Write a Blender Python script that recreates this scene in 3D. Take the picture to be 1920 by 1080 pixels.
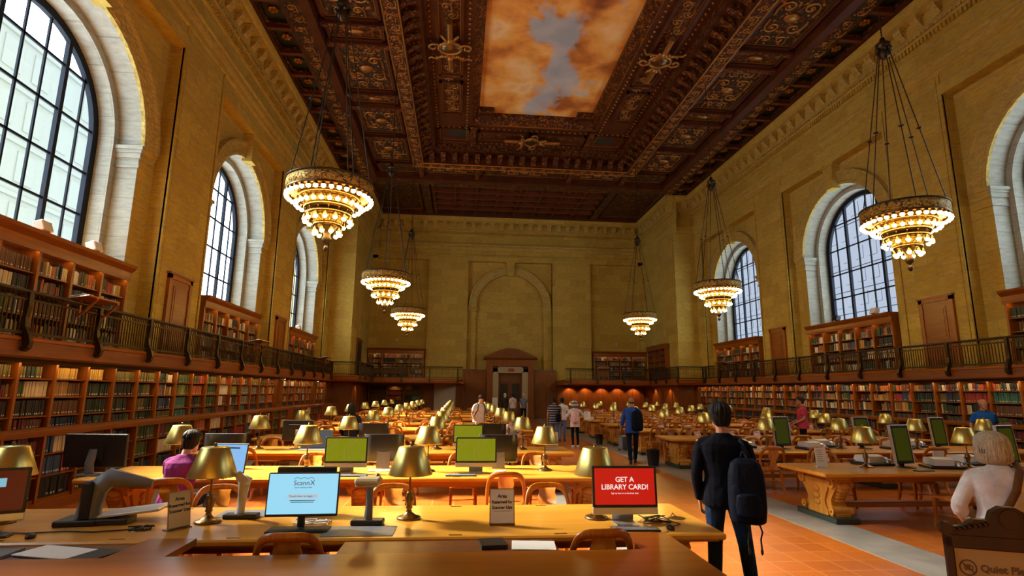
import bpy, math, random
from mathutils import Vector, Matrix
for o in list(bpy.data.objects): bpy.data.objects.remove(o)
RND = random.Random(11)
sc = bpy.context.scene
COL = sc.collection
PI = math.pi
# ------------------------------------------------------------------ camera
yaw, pit, rol, FPX = 9.12831449e-02, 1.84455426e-01, 9.91267431e-03, 1039.95
CAM = Vector((-3.65, 0.0, 1.93))
_f = Vector((math.sin(yaw)*math.cos(pit), math.cos(yaw)*math.cos(pit), math.sin(pit)))
_r0 = Vector((math.cos(yaw), -math.sin(yaw), 0)); _u0 = _r0.cross(_f)
_r = math.cos(rol)*_r0 + math.sin(rol)*_u0
_u = -math.sin(rol)*_r0 + math.cos(rol)*_u0
cd = bpy.data.cameras.new('camera'); co = bpy.data.objects.new('camera', cd); COL.objects.link(co)
co.matrix_world = Matrix(((_r.x, _u.x, -_f.x, CAM.x), (_r.y, _u.y, -_f.y, CAM.y), (_r.z, _u.z, -_f.z, CAM.z), (0, 0, 0, 1)))
cd.sensor_width = 36; cd.lens = 36*FPX/1920; cd.clip_start = 0.05; cd.clip_end = 400
sc.camera = co
# ------------------------------------------------------------------ view, world, big lights
vs = sc.view_settings
sc.display_settings.display_device = 'sRGB'
vs.view_transform = 'Standard'; vs.look = 'None'; vs.gamma = 1; vs.use_curve_mapping = False
vs.exposure = 0.0
sc.cycles.use_denoising = True
sc.cycles.max_bounces = 8; sc.cycles.diffuse_bounces = 4; sc.cycles.glossy_bounces = 3
sc.cycles.transparent_max_bounces = 12; sc.cycles.transmission_bounces = 3
sc.cycles.sample_clamp_indirect = 4.0; sc.cycles.sample_clamp_direct = 0
sc.cycles.caustics_reflective = False; sc.cycles.caustics_refractive = False
SKY_WEST, SKY_EAST, LAMP, SUN = 9.0, 4.5, 48.0, 98.0     # bright hazy side and dull side of the sky; chandelier globes
w = bpy.data.worlds.new('overcast_sky'); sc.world = w; w.use_nodes = True
bg = w.node_tree.nodes['Background']
_n = w.node_tree.nodes; _lk = w.node_tree.links
_tc = _n.new('ShaderNodeTexCoord'); _sx = _n.new('ShaderNodeSeparateXYZ'); _lk.new(_tc.outputs['Generated'], _sx.inputs[0])
_mr = _n.new('ShaderNodeMapRange'); _mr.inputs[1].default_value = -.8; _mr.inputs[2].default_value = .8
_mr.inputs[3].default_value = SKY_WEST; _mr.inputs[4].default_value = SKY_EAST; _lk.new(_sx.outputs[0], _mr.inputs[0]); _lk.new(_mr.outputs[0], bg.inputs[1])
bg.inputs[0].default_value = (0.80, 0.93, 1.0, 1)

def portal(loc, nx, sx, sz):
    l = bpy.data.lights.new('window_portal', 'AREA'); l.shape = 'RECTANGLE'; l.size = sx; l.size_y = sz
    l.cycles.is_portal = True
    o = bpy.data.objects.new('window_portal', l); COL.objects.link(o)
    o.location = loc; o.rotation_euler = (PI/2, 0, PI/2 if nx > 0 else -PI/2)
    # light shines along -Z local; aim into the room
    d = Vector((nx, 0, 0)); o.rotation_euler = d.to_track_quat('-Z', 'Y').to_euler()
_sl = bpy.data.lights.new('hazy_sun', 'SUN'); _sl.energy = SUN; _sl.angle = math.radians(23); _sl.color = (1, .90, .72)
_so = bpy.data.objects.new('hazy_sun', _sl); COL.objects.link(_so); _so.rotation_euler = Vector((1, -.37, -.88)).to_track_quat('-Z', 'Y').to_euler()
WC = [2.8, 12.0, 21.2, 30.4]        # window bay centres along the hall
for _s in (-1, 1):
    for _y in WC:
        portal((_s*13.45, _y, 7.8), -_s, 5.4, 5.8)

# ------------------------------------------------------------------ helpers
class MB:
    """collects geometry; build() links it as one mesh object"""
    def __init__(s, M=None):
        s.v = []; s.f = []; s.mi = []; s.sm = []; s.col = []; s.M = M
    def add(s, vs, fs, m=0, smooth=False, col=None):
        b = len(s.v)
        if s.M is not None: vs = [s.M @ Vector(v) for v in vs]
        s.v += [tuple(v) for v in vs]
        for f in fs:
            s.f.append([b+i for i in f]); s.mi.append(m); s.sm.append(smooth)
            if col is not None: s.col.append(col)
    def box(s, x0, x1, y0, y1, z0, z1, m=0, T=None):
        vs = [Vector((x, y, z)) for z in (z0, z1) for y in (y0, y1) for x in (x0, x1)]
        if T is not None: vs = [T @ v for v in vs]
        s.add(vs, [(0, 2, 3, 1), (4, 5, 7, 6), (0, 1, 5, 4), (2, 6, 7, 3), (0, 4, 6, 2), (1, 3, 7, 5)], m)
    def bbox(s, x0, x1, y0, y1, z0, z1, b=.01, m=0, T=None):
        """box with chamfered edges"""
        vs, fs = [], []
        b = min(b, (x1-x0)*.45, (y1-y0)*.45, (z1-z0)*.45)
        idx = {}
        for zi, zz in ((0, z0), (1, z1)):
            for yi, yy in ((0, y0), (1, y1)):
                for xi, xx in ((0, x0), (1, x1)):
                    sx, sy, sz = (1 if xi == 0 else -1), (1 if yi == 0 else -1), (1 if zi == 0 else -1)
                    for ax in range(3):
                        p = [xx+sx*b, yy+sy*b, zz+sz*b]; p[ax] = (xx, yy, zz)[ax]
                        idx[(xi, yi, zi, ax)] = len(vs); vs.append(Vector(p))
        I = lambda x, y, z, a: idx[(x, y, z, a)]
        for a in range(3):
            for k in (0, 1):
                c = [(0, 0), (1, 0), (1, 1), (0, 1)]
                q = []
                for u, w_ in c:
                    k3 = [0, 0, 0]; k3[a] = k; k3[(a+1) % 3] = u; k3[(a+2) % 3] = w_
                    q.append(I(*k3, a))
                fs.append(q if k else q[::-1])
        for a in range(3):
            b1, b2 = (a+1) % 3, (a+2) % 3
            for i in (0, 1):
                for j in (0, 1):
                    def K(t, ax):
                        k3 = [0, 0, 0]; k3[a] = t; k3[b1] = i; k3[b2] = j
                        return I(*k3, ax)
                    q = [K(0, b1), K(1, b1), K(1, b2), K(0, b2)]
                    fs.append(q if (i ^ j) else q[::-1])
        for x in (0, 1):
            for y in (0, 1):
                for z in (0, 1):
                    q = [I(x, y, z, 0), I(x, y, z, 1), I(x, y, z, 2)]
                    fs.append(q if (x+y+z) % 2 else q[::-1])
        if T is not None: vs = [T @ v for v in vs]
        s.add(vs, fs, m)
    def prism(s, poly, fn, a, b, m=0, smooth=False):
        """poly: 2-D points; fn(p, t) -> 3-D; extruded from t=a to t=b"""
        n = len(poly)
        vs = [fn(p, a) for p in poly] + [fn(p, b) for p in poly]
        s.add(vs, [tuple(range(n))[::-1], tuple(range(n, 2*n))], m)
        s.add(vs, [(i, (i+1) % n, n+(i+1) % n, n+i) for i in range(n)], m, smooth)
    def lathe(s, prof, n=16, c=(0, 0, 0), m=0, smooth=True, T=None, sy=1.0):
        vs = []; k = len(prof)
        for r, z in prof:
            for i in range(n):
                a = 2*PI*i/n
                vs.append(Vector((c[0]+r*math.cos(a), c[1]+r*sy*math.sin(a), c[2]+z)))
        fs = [(j*n+i, j*n+(i+1) % n, (j+1)*n+(i+1) % n, (j+1)*n+i) for j in range(k-1) for i in range(n)]
        if T is not None: vs = [T @ v for v in vs]
        s.add(vs, fs, m, smooth)
        if prof[0][0] > 1e-4: s.add(vs[:n], [tuple(range(n))[::-1]], m)
        if prof[-1][0] > 1e-4: s.add(vs[-n:], [tuple(range(n))], m)
    def loft(s, rings, m=0, smooth=True, caps=True):
        n = len(rings[0]); vs = [p for r in rings for p in r]
        s.add(vs, [(j*n+i, j*n+(i+1) % n, (j+1)*n+(i+1) % n, (j+1)*n+i) for j in range(len(rings)-1) for i in range(n)], m, smooth)
        if caps: s.add(vs, [tuple(range(n))[::-1], tuple(range(len(vs)-n, len(vs)))], m, smooth)
    def sweep(s, path, sec, up=(0, 0, 1), m=0, smooth=True, closed=False, scale=None):
        """section (u along side, v along up) carried along a path"""
        P = [Vector(p) for p in path]; n = len(P); rings = []; up = Vector(up)
        for i in range(n):
            if closed: t = P[(i+1) % n]-P[i-1]
            else: t = P[min(i+1, n-1)]-P[max(i-1, 0)]
            t.normalize(); sd = t.cross(up)
            if sd.length < 1e-5: sd = t.cross(Vector((1, 0, 0)))
            sd.normalize(); u2 = sd.cross(t)
            k = scale[i] if scale else 1
            rings.append([P[i]+sd*(a*k)+u2*(b*k) for a, b in sec])
        if closed: rings.append(rings[0])
        s.loft(rings, m, smooth, caps=not closed)
    def tube(s, path, r, n=8, m=0, closed=False, scale=None):
        s.sweep(path, [(r*math.cos(2*PI*i/n), r*math.sin(2*PI*i/n)) for i in range(n)], m=m, closed=closed, scale=scale)
    def ball(s, c, r, m=0, n=8, k=6, sc_=(1, 1, 1), T=None):
        pr = [(r*math.sin(PI*j/k), -r*math.cos(PI*j/k)) for j in range(k+1)]
        vs = []
        for rr, z in pr[1:-1]:
            for i in range(n):
                a = 2*PI*i/n; vs.append(Vector((c[0]+rr*math.cos(a)*sc_[0], c[1]+rr*math.sin(a)*sc_[1], c[2]+z*sc_[2])))
        vs.append(Vector((c[0], c[1], c[2]-r*sc_[2]))); vs.append(Vector((c[0], c[1], c[2]+r*sc_[2])))
        kk = k-1; b = kk*n
        fs = [(j*n+i, j*n+(i+1) % n, (j+1)*n+(i+1) % n, (j+1)*n+i) for j in range(kk-1) for i in range(n)]
        fs += [(b, (i+1) % n, i) for i in range(n)] + [(b+1, (kk-1)*n+i, (kk-1)*n+(i+1) % n) for i in range(n)]
        if T is not None: vs = [T @ v for v in vs]
        s.add(vs, fs, m, True)
    def mesh(s, name, mats):
        me = bpy.data.meshes.new(name); me.from_pydata(s.v, [], s.f)
        for mm in mats: me.materials.append(mm)
        me.polygons.foreach_set('material_index', s.mi)
        me.polygons.foreach_set('use_smooth', s.sm)
        if s.col and len(s.col) == len(s.f):
            at = me.color_attributes.new('col', 'FLOAT_COLOR', 'CORNER'); buf = []
            for p, c in zip(me.polygons, s.col): buf += (list(c)+[1.0])*p.loop_total
            at.data.foreach_set('color', buf)
        me.update()
        return me
    def build(s, name, mats, parent=None, loc=None, rz=None):
        if not isinstance(mats, (list, tuple)): mats = [mats]
        return link(name, s.mesh(name, mats), parent, loc, rz)

def link(name, data, parent=None, loc=None, rz=None):
    o = bpy.data.objects.new(name, data); COL.objects.link(o)
    if parent is not None: o.parent = parent
    if loc is not None: o.location = loc
    if rz is not None: o.rotation_euler = (0, 0, rz)
    return o
def tag(o, label, cat, group=None, kind=None):
    o['label'] = label; o['category'] = cat
    if group: o['group'] = group
    if kind: o['kind'] = kind
    return o
def thing(name, label, cat, loc=(0, 0, 0), rz=0, group=None):
    return tag(link(name, None, None, loc, rz), label, cat, group)
def struct(o):
    o['kind'] = 'structure'; return o
KIDS = {}
def copy_tree(o, loc, rz, label=None, group=None):
    """a thing with copies of its parts and sub-parts, mesh data shared"""
    def rec(a, par):
        c = a.copy(); COL.objects.link(c); c.parent = par
        for ch in a.children: rec(ch, c)
        return c
    r = rec(o, None); r.location = loc; r.rotation_euler = (0, 0, rz)
    if label: r['label'] = label
    if group: r['group'] = group
    return r
ORD = 'zeroth first second third fourth fifth sixth seventh eighth ninth tenth eleventh twelfth thirteenth fourteenth fifteenth sixteenth seventeenth eighteenth nineteenth twentieth'.split()
ORD += ['twenty-'+ORD[i] for i in range(1, 10)] + ['thirtieth'] + ['thirty-'+ORD[i] for i in range(1, 10)] + ['fortieth']

# ------------------------------------------------------------------ materials
def mat(name, color, rough=.5, metal=0.0, spec=.5, coat=0.0, emit=None, estr=0.0):
    m = bpy.data.materials.new(name); m.use_nodes = True
    b = m.node_tree.nodes['Principled BSDF']
    b.inputs['Base Color'].default_value = (*color, 1); b.inputs['Roughness'].default_value = rough
    b.inputs['Metallic'].default_value = metal; b.inputs['Specular IOR Level'].default_value = spec
    if coat: b.inputs['Coat Weight'].default_value = coat; b.inputs['Coat Roughness'].default_value = .12
    if emit: b.inputs['Emission Color'].default_value = (*emit, 1); b.inputs['Emission Strength'].default_value = estr
    return m
class NT:
    def __init__(s, m): s.t = m.node_tree; s.b = s.t.nodes.get('Principled BSDF')
    def n(s, ty, **kw):
        nd = s.t.nodes.new(ty)
        for k, v in kw.items(): setattr(nd, k, v)
        return nd
    def l(s, a, b): s.t.links.new(a, b)
    def ramp(s, stops, fac=None):
        r = s.n('ShaderNodeValToRGB'); e = r.color_ramp.elements
        while len(e) < len(stops): e.new(.5)
        for el, (p, c) in zip(e, stops): el.position = p; el.color = (*c, 1)
        if fac is not None: s.l(fac, r.inputs[0])
        return r
    def noise(s, vec, scale, detail=4, rough=.55, dist=0.0):
        x = s.n('ShaderNodeTexNoise'); x.inputs['Scale'].default_value = scale; x.inputs['Detail'].default_value = detail
        x.inputs['Roughness'].default_value = rough; x.inputs['Distortion'].default_value = dist
        if vec is not None: s.l(vec, x.inputs['Vector'])
        return x
    def mapped(s, vec, scale, loc=(0, 0, 0)):
        mp = s.n('ShaderNodeMapping'); mp.inputs['Scale'].default_value = scale; mp.inputs['Location'].default_value = loc
        s.l(vec, mp.inputs[0]); return mp.outputs[0]
    def bump(s, h, strength=.3, dist=.02):
        b = s.n('ShaderNodeBump'); b.inputs['Strength'].default_value = strength; b.inputs['Distance'].default_value = dist
        s.l(h, b.inputs['Height']); s.l(b.outputs[0], s.b.inputs['Normal']); return b
    def mix(s, fac, a, b, mode='MIX'):
        x = s.n('ShaderNodeMix', data_type='RGBA', blend_type=mode)
        if hasattr(fac, 'links') or hasattr(fac, 'is_linked'): s.l(fac, x.inputs[0])
        else: x.inputs[0].default_value = fac
        for v, i in ((a, 6), (b, 7)):
            if isinstance(v, tuple): x.inputs[i].default_value = (*v, 1)
            else: s.l(v, x.inputs[i])
        return x.outputs[2]
    def math(s, op, a, b=0.0):
        x = s.n('ShaderNodeMath', operation=op)
        for v, i in ((a, 0), (b, 1)):
            if isinstance(v, (int, float)): x.inputs[i].default_value = v
            else: s.l(v, x.inputs[i])
        return x.outputs[0]
    def obj(s): return s.n('ShaderNodeTexCoord').outputs['Object']

def wood(name, c1, c2, rough=.4, axis=0, coat=0.0, scale=6.0, spec=.5):
    m = mat(name, c1, rough, coat=coat, spec=spec); t = NT(m)
    sv = [scale, scale, scale]; sv[axis] = scale*.08
    v = t.mapped(t.obj(), tuple(sv))
    nz = t.noise(v, 2.2, 5, .6, .6)
    r = t.ramp([(.3, c1), (.7, c2)], nz.outputs[0]); t.l(r.outputs[0], t.b.inputs['Base Color'])
    t.bump(nz.outputs[0], .04, .004)
    return m
def stone_mat(name, bw, bh, c1, c2, mortar, carved=False):
    m = mat(name, c1, .75, spec=.25); t = NT(m)
    geo = t.n('ShaderNodeNewGeometry'); sep = t.n('ShaderNodeSeparateXYZ'); t.l(geo.outputs['Position'], sep.inputs[0])
    sn = t.n('ShaderNodeSeparateXYZ'); t.l(geo.outputs['True Normal'], sn.inputs[0])
    ax = t.math('GREATER_THAN', t.math('ABSOLUTE', sn.outputs[0]), .7)
    u = t.n('ShaderNodeMix', data_type='FLOAT'); t.l(ax, u.inputs[0]); t.l(sep.outputs[0], u.inputs[2]); t.l(sep.outputs[1], u.inputs[3])
    cv = t.n('ShaderNodeCombineXYZ'); t.l(u.outputs[0], cv.inputs[0]); t.l(sep.outputs[2], cv.inputs[1])
    br = t.n('ShaderNodeTexBrick'); t.l(cv.outputs[0], br.inputs['Vector'])
    br.inputs['Scale'].default_value = 1.0; br.inputs['Brick Width'].default_value = bw; br.inputs['Row Height'].default_value = bh
    br.inputs['Mortar Size'].default_value = .010; br.inputs['Mortar Smooth'].default_value = .3; br.inputs['Bias'].default_value = 0.0
    br.inputs['Color1'].default_value = (*c1, 1); br.inputs['Color2'].default_value = (*c2, 1); br.inputs['Mortar'].default_value = (*mortar, 1)
    nz = t.noise(t.mapped(geo.outputs['Position'], (1.2, 1.2, 5)), 3.0, 6, .65)
    rp = t.ramp([(.3, (.72, .70, .66)), (.75, (1.08, 1.06, 1.02))], nz.outputs[0])
    c = t.mix(1.0, br.outputs['Color'], rp.outputs[0], 'MULTIPLY'); t.l(c, t.b.inputs['Base Color'])
    if carved:
        vo = t.n('ShaderNodeTexVoronoi'); vo.inputs['Scale'].default_value = 9.0; t.l(geo.outputs['Position'], vo.inputs['Vector'])
        t.bump(vo.outputs['Distance'], .9, .05)
    else:
        t.bump(br.outputs['Fac'], -.25, .01)
    return m
M = {}
M['stone'] = stone_mat('limestone_blocks', 1.15, .52, (.62, .45, .085), (.51, .355, .062), (.40, .33, .2))
M['stone_skylit'] = stone_mat('limestone_skylit', 1.6, .52, (.43, .43, .37), (.39, .39, .33), (.30, .29, .24))  # same limestone as the walls; sky-lit paleness put into its colour
M['carved'] = stone_mat('carved_limestone', 3, 3, (.60, .45, .13), (.53, .39, .10), (.46, .34, .1), True)
M['dwood'] = wood('dark_walnut', (.20, .062, .018), (.115, .034, .010), .38, 2)
M['dwoodh'] = wood('dark_walnut_long', (.23, .072, .020), (.13, .038, .011), .38, 1)
M['cwood'] = wood('bookcase_walnut', (.36, .105, .007), (.22, .058, .004), .4, 2)
M['cwoodh'] = wood('bookcase_walnut_long', (.29, .078, .004), (.18, .044, .003), .36, 1)
M['panel'] = wood('wall_panel_wood', (.26, .070, .008), (.15, .038, .005), .4, 2)
M['oak'] = wood('honey_oak', (.80, .375, .040), (.60, .245, .024), .28, 0, coat=.22, scale=4)
M['oakedge'] = wood('oak_edge', (.52, .20, .014), (.34, .115, .008), .35, 0, coat=.2, scale=4)
M['chair'] = wood('chair_oak', (.58, .20, .014), (.36, .10, .007), .33, 2, coat=.25, scale=9)
M['desk'] = wood('red_brown_desk', (.36, .105, .006), (.25, .062, .004), .30, 0, coat=0, scale=3, spec=.35)
M['carveoak'] = wood('carved_oak', (.66, .30, .035), (.44, .17, .016), .42, 2, scale=8)
M['marble'] = mat('pale_marble', (.50, .50, .44), .28); _t = NT(M['marble'])
_t.l(_t.ramp([(.35, (.21, .20, .18)), (.65, (.31, .30, .27))], _t.noise(_t.obj(), 2.5, 6).outputs[0]).outputs[0], _t.b.inputs['Base Color'])
M['doorstone'] = mat('warm_door_marble', (.40, .31, .17), .4)
M['signwood'] = wood('very_dark_carved_wood', (.032, .011, .004), (.018, .006, .003), .45, 2, spec=.2)
M['gmarble'] = mat('dark_green_marble', (.02, .035, .03), .25)
M['iron'] = mat('dark_iron', (.028, .022, .016), .45, .6)
M['bronze'] = mat('gallery_bronze', (.06, .04, .02), .42, .8)
M['brass'] = mat('brushed_brass', (.62, .50, .16), .35, 1.0); _t = NT(M['brass'])
_nz = _t.noise(_t.mapped(_t.obj(), (60, 60, 2)), 3, 3); _t.l(_t.ramp([(.3, (.58, .47, .145)), (.7, (.66, .54, .175))], _nz.outputs[0]).outputs[0], _t.b.inputs['Base Color'])
M['brassd'] = mat('aged_brass', (.22, .135, .055), .35, 1.0)
M['gilt'] = mat('gilding', (.80, .50, .10), .36, .9)
M['black'] = mat('black_plastic', (.012, .012, .014), .38)
M['grey'] = mat('grey_plastic', (.16, .17, .19), .45)
M['silver'] = mat('silver_aluminium', (.62, .63, .65), .32, .85)
M['white'] = mat('white_plastic', (.72, .71, .68), .5)
M['beige'] = mat('beige_plastic', (.50, .42, .25), .5)
M['paper'] = mat('white_paper', (.80, .79, .74), .7)
M['ink'] = mat('dark_ink', (.03, .03, .035), .7)
M['steel'] = mat('window_iron', (.008, .011, .020), .6, spec=.15)
M['whitep'] = mat('white_painted_wood', (.62, .58, .46), .5)
# floor tiles
M['tile'] = mat('terracotta_tiles', (.4, .14, .05), .3); _t = NT(M['tile'])
_br = _t.n('ShaderNodeTexBrick'); _br.offset = 0.0; _t.l(_t.obj(), _br.inputs['Vector'])
for _k, _v in (('Scale', 1.0), ('Brick Width', .37), ('Row Height', .37), ('Mortar Size', .009), ('Mortar Smooth', .2), ('Bias', 0)): _br.inputs[_k].default_value = _v
_br.inputs['Color1'].default_value = (.43, .112, .013, 1); _br.inputs['Color2'].default_value = (.36, .088, .010, 1); _br.inputs['Mortar'].default_value = (.52, .20, .055, 1)
_nz = _t.noise(_t.obj(), .6, 4, .5)
_t.l(_t.mix(1.0, _br.outputs['Color'], _t.ramp([(.3, (.85, .83, .82)), (.7, (1.1, 1.08, 1.06))], _nz.outputs[0]).outputs[0], 'MULTIPLY'), _t.b.inputs['Base Color'])
_t.bump(_br.outputs['Fac'], -.12, .003)
_t.b.inputs['Roughness'].default_value = .30; _t.b.inputs['Specular IOR Level'].default_value = .35
# carved and gilded wood of the ceiling
def gilded(name, scale, lo, hi, base=(.070, .018, .005), gold=(.46, .165, .02), st=1.0):
    m = mat(name, base, .42, spec=.2); t = NT(m); ob = t.obj()
    n1 = t.noise(ob, scale, 3, .6, 2.2); vo = t.n('ShaderNodeTexVoronoi', feature='SMOOTH_F1'); vo.inputs['Scale'].default_value = scale*1.3; t.l(ob, vo.inputs['Vector'])
    h = t.math('SUBTRACT', n1.outputs[0], t.math('MULTIPLY', vo.outputs['Distance'], .35))
    r = t.ramp([(lo, base), (hi, gold)], h); t.l(r.outputs[0], t.b.inputs['Base Color'])
    mr = t.ramp([(lo, (0, 0, 0)), (hi, (.65,)*3)], h); t.l(mr.outputs[0], t.b.inputs['Metallic'])
    t.bump(h, st, .12); return m
M['gcarve'] = gilded('gilded_scrollwork', 5.5, .34, .52)
M['gcarve2'] = gilded('sparse_gilded_scrollwork', 3.6, .38, .56, (.045, .022, .010))
M['cwd'] = mat('ceiling_walnut', (.11, .034, .011), .42, spec=.2); _t = NT(M['cwd'])
_t.l(_t.ramp([(.3, (.060, .017, .006)), (.7, (.105, .031, .010))], _t.noise(_t.obj(), 1.5, 6).outputs[0]).outputs[0], _t.b.inputs['Base Color'])
M['cteal'] = mat('coffer_dark_teal', (.022, .030, .024), .5)
M['cred'] = mat('ceiling_red_wood', (.13, .030, .009), .4)
M['gilt2'] = mat('dull_gilding', (.42, .19, .04), .4, .7)
# window glass: mostly clear, slight reflection
def glass_mat():
    m = bpy.data.materials.new('window_glass'); m.use_nodes = True; t = m.node_tree; t.nodes.clear()
    o = t.nodes.new('ShaderNodeOutputMaterial'); mx = t.nodes.new('ShaderNodeMixShader')
    tr = t.nodes.new('ShaderNodeBsdfTransparent'); gl = t.nodes.new('ShaderNodeBsdfGlossy')
    tr.inputs[0].default_value = (.93, .96, 1, 1); gl.inputs['Roughness'].default_value = .02
    mx.inputs[0].default_value = .05
    t.links.new(tr.outputs[0], mx.inputs[1]); t.links.new(gl.outputs[0], mx.inputs[2])
    t.links.new(mx.outputs[0], o.inputs[0]); return m
M['glass'] = glass_mat()
def attr_mat(name, rough=.55):
    m = mat(name, (.2, .2, .2), rough); t = NT(m)
    a = t.n('ShaderNodeAttribute'); a.attribute_name = 'col'; t.l(a.outputs['Color'], t.b.inputs['Base Color']); return m
M['book'] = attr_mat('book_cloth')
# ------------------------------------------------------------------ room shell
NARC = 24
def side(s): return lambda u, d, z: Vector((s*d, u, z))
ENDM = lambda u, d, z: Vector((u, d, z))
def lbox(mb, mp, u0, u1, d0, d1, z0, z1, m=0):
    vs = [mp(u, d, z) for z in (z0, z1) for d in (d0, d1) for u in (u0, u1)]
    mb.add(vs, [(0, 2, 3, 1), (4, 5, 7, 6), (0, 1, 5, 4), (2, 6, 7, 3), (0, 4, 6, 2), (1, 3, 7, 5)], m)
def arc(r, n=NARC): return [(r*math.cos(PI*i/n), r*math.sin(PI*i/n)) for i in range(n+1)]
def arch_plane(mb, mp, uc, ulo, uhi, d, zlo, zs, rad, ztop, m=0):
    """flat wall with an arched opening"""
    if uhi > uc+rad: mb.add([mp(uc+rad, d, zlo), mp(uhi, d, zlo), mp(uhi, d, zs), mp(uc+rad, d, zs)], [(0, 1, 2, 3)], m)
    if ulo < uc-rad: mb.add([mp(ulo, d, zlo), mp(uc-rad, d, zlo), mp(uc-rad, d, zs), mp(ulo, d, zs)], [(0, 1, 2, 3)], m)
    A = arc(rad)
    def outer(c, s_):
        hu = (uhi-uc) if c >= 0 else (uc-ulo); hv = ztop-zs
        k = min(hu/abs(c) if abs(c) > 1e-6 else 1e9, hv/s_ if s_ > 1e-6 else 1e9)
        return (c*k, s_*k)
    pts = [(math.cos(PI*i/NARC), math.sin(PI*i/NARC)) for i in range(NARC+1)]
    # include corner directions
    for i in range(NARC):
        a, b = A[i], A[i+1]; oa, ob = outer(*pts[i]), outer(*pts[i+1])
        q = [a, oa, ob, b]
        if abs(oa[1]-(ztop-zs)) > 1e-4 and abs(ob[1]-(ztop-zs)) < 1e-4: q = [a, oa, (uhi-uc, ztop-zs), ob, b]
        if abs(oa[1]-(ztop-zs)) < 1e-4 and abs(ob[1]-(ztop-zs)) > 1e-4: q = [a, oa, (ulo-uc, ztop-zs), ob, b]
        mb.add([mp(uc+x, d, zs+y) for x, y in q], [tuple(range(len(q)))], m)
def arch_soffit(mb, mp, uc, d0, d1, zlo, zs, rad, m=0):
    pts = [(rad, zlo-zs)]+arc(rad)+[(-rad, zlo-zs)]
    vs = [mp(uc+x, d, zs+y) for d in (d0, d1) for x, y in pts]; n = len(pts)
    mb.add(vs, [(i, i+1, n+i+1, n+i) for i in range(n-1)], m)
def arch_ring(mb, mp, uc, prof, zs, m=0):
    """moulding profile [(radius, depth)] turned round the arch"""
    n = NARC+1; k = len(prof); vs = []
    for r, d in prof:
        vs += [mp(uc+x, d, zs+y) for x, y in arc(r)]
    mb.add(vs, [(j*n+i, j*n+i+1, (j+1)*n+i+1, (j+1)*n+i) for j in range(k-1) for i in range(n-1)], m)
def ledge(mb, mp, u0, u1, prof, m=0):
    """moulding profile [(d, z)] run along u"""
    k = len(prof); vs = [mp(u, d, z) for u in (u0, u1) for d, z in prof]
    mb.add(vs, [(i, i+1, k+i+1, k+i) for i in range(k-1)] + [tuple(range(k)), tuple(range(k, 2*k))], m)
ZS, RIN = 8.12, 2.56
def bay(mb, mp, uc, u0, u1, dp, window=True, zlo=2.6):
    """recessed bay with archivolt, imposts and keystone; dp = depth of the bay plane"""
    arch_plane(mb, mp, uc, u0, u1, dp, zlo, ZS, RIN, 11.6, 0)
    lbox(mb, mp, u0, u1, dp-.45, dp+.8, 11.6, 12.0, 0)
    if window:
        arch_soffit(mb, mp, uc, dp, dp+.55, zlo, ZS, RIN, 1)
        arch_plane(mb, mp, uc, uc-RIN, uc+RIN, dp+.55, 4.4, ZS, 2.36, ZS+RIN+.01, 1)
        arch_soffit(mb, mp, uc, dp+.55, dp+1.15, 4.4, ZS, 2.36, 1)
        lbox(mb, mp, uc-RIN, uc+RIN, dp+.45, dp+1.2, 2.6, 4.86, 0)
    else:
        arch_soffit(mb, mp, uc, dp, dp+.22, zlo, ZS, RIN, 0)
        lbox(mb, mp, uc-RIN-.1, uc+RIN+.1, dp+.2, dp+.6, zlo, 11.5, 0)
    arch_ring(mb, mp, uc, [(RIN, dp), (RIN, dp-.10), (RIN+.10, dp-.13), (RIN+.16, dp-.10), (RIN+.42, dp-.12), (RIN+.48, dp-.18), (RIN+.58, dp-.18), (RIN+.62, dp)], ZS, 2)
    # keystone
    for i, (a, b, z0, z1) in enumerate(((.24, .34, ZS+RIN-.12, ZS+RIN+.86),)):
        P = [(-a, z0), (a, z0), (b, z1), (-b, z1)]
        vs = [mp(uc+x*(1 if k else .9), dp-.34 if k == 0 else dp+.02, z) for k in (0, 1) for x, z in P]
        mb.add(vs, [(0, 1, 2, 3), (0, 1, 5, 4), (1, 2, 6, 5), (2, 3, 7, 6), (3, 0, 4, 7)], 0)
        lbox(mb, mp, uc-.42, uc+.42, dp-.40, dp, z1, z1+.12, 0)
    # imposts (stepped capital wrapping into the reveal)
    for sg in (-1, 1):
        e = uc+sg*RIN
        for z0, z1, p, mm in ((7.58, 7.66, .05, 1), (7.66, 7.84, .025, 1), (7.84, 7.98, .07, 1), (7.98, 8.06, .10, 1), (8.06, 8.16, .14, 1)):
            ua, ub = e-sg*p, e+sg*.60
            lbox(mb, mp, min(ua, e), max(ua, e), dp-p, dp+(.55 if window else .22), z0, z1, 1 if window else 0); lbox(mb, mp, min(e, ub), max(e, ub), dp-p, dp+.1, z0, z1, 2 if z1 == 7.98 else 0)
CORN = [(11.80, 12.30), (11.74, 12.34), (11.74, 12.52), (11.70, 12.56), (11.66, 12.62), (11.66, 12.80), (11.60, 12.86), (11.60, 12.92), (11.78, 12.94),
        (11.78, 13.58), (11.72, 13.62), (11.72, 13.70), (11.72, 13.86), (11.66, 13.88), (11.58, 13.98), (11.54, 14.04), (11.54, 14.10),
        (11.54, 14.50), (11.22, 14.52), (11.22, 14.64), (11.16, 14.68), (11.12, 14.78), (11.10, 14.90), (11.9, 14.95)]
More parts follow.
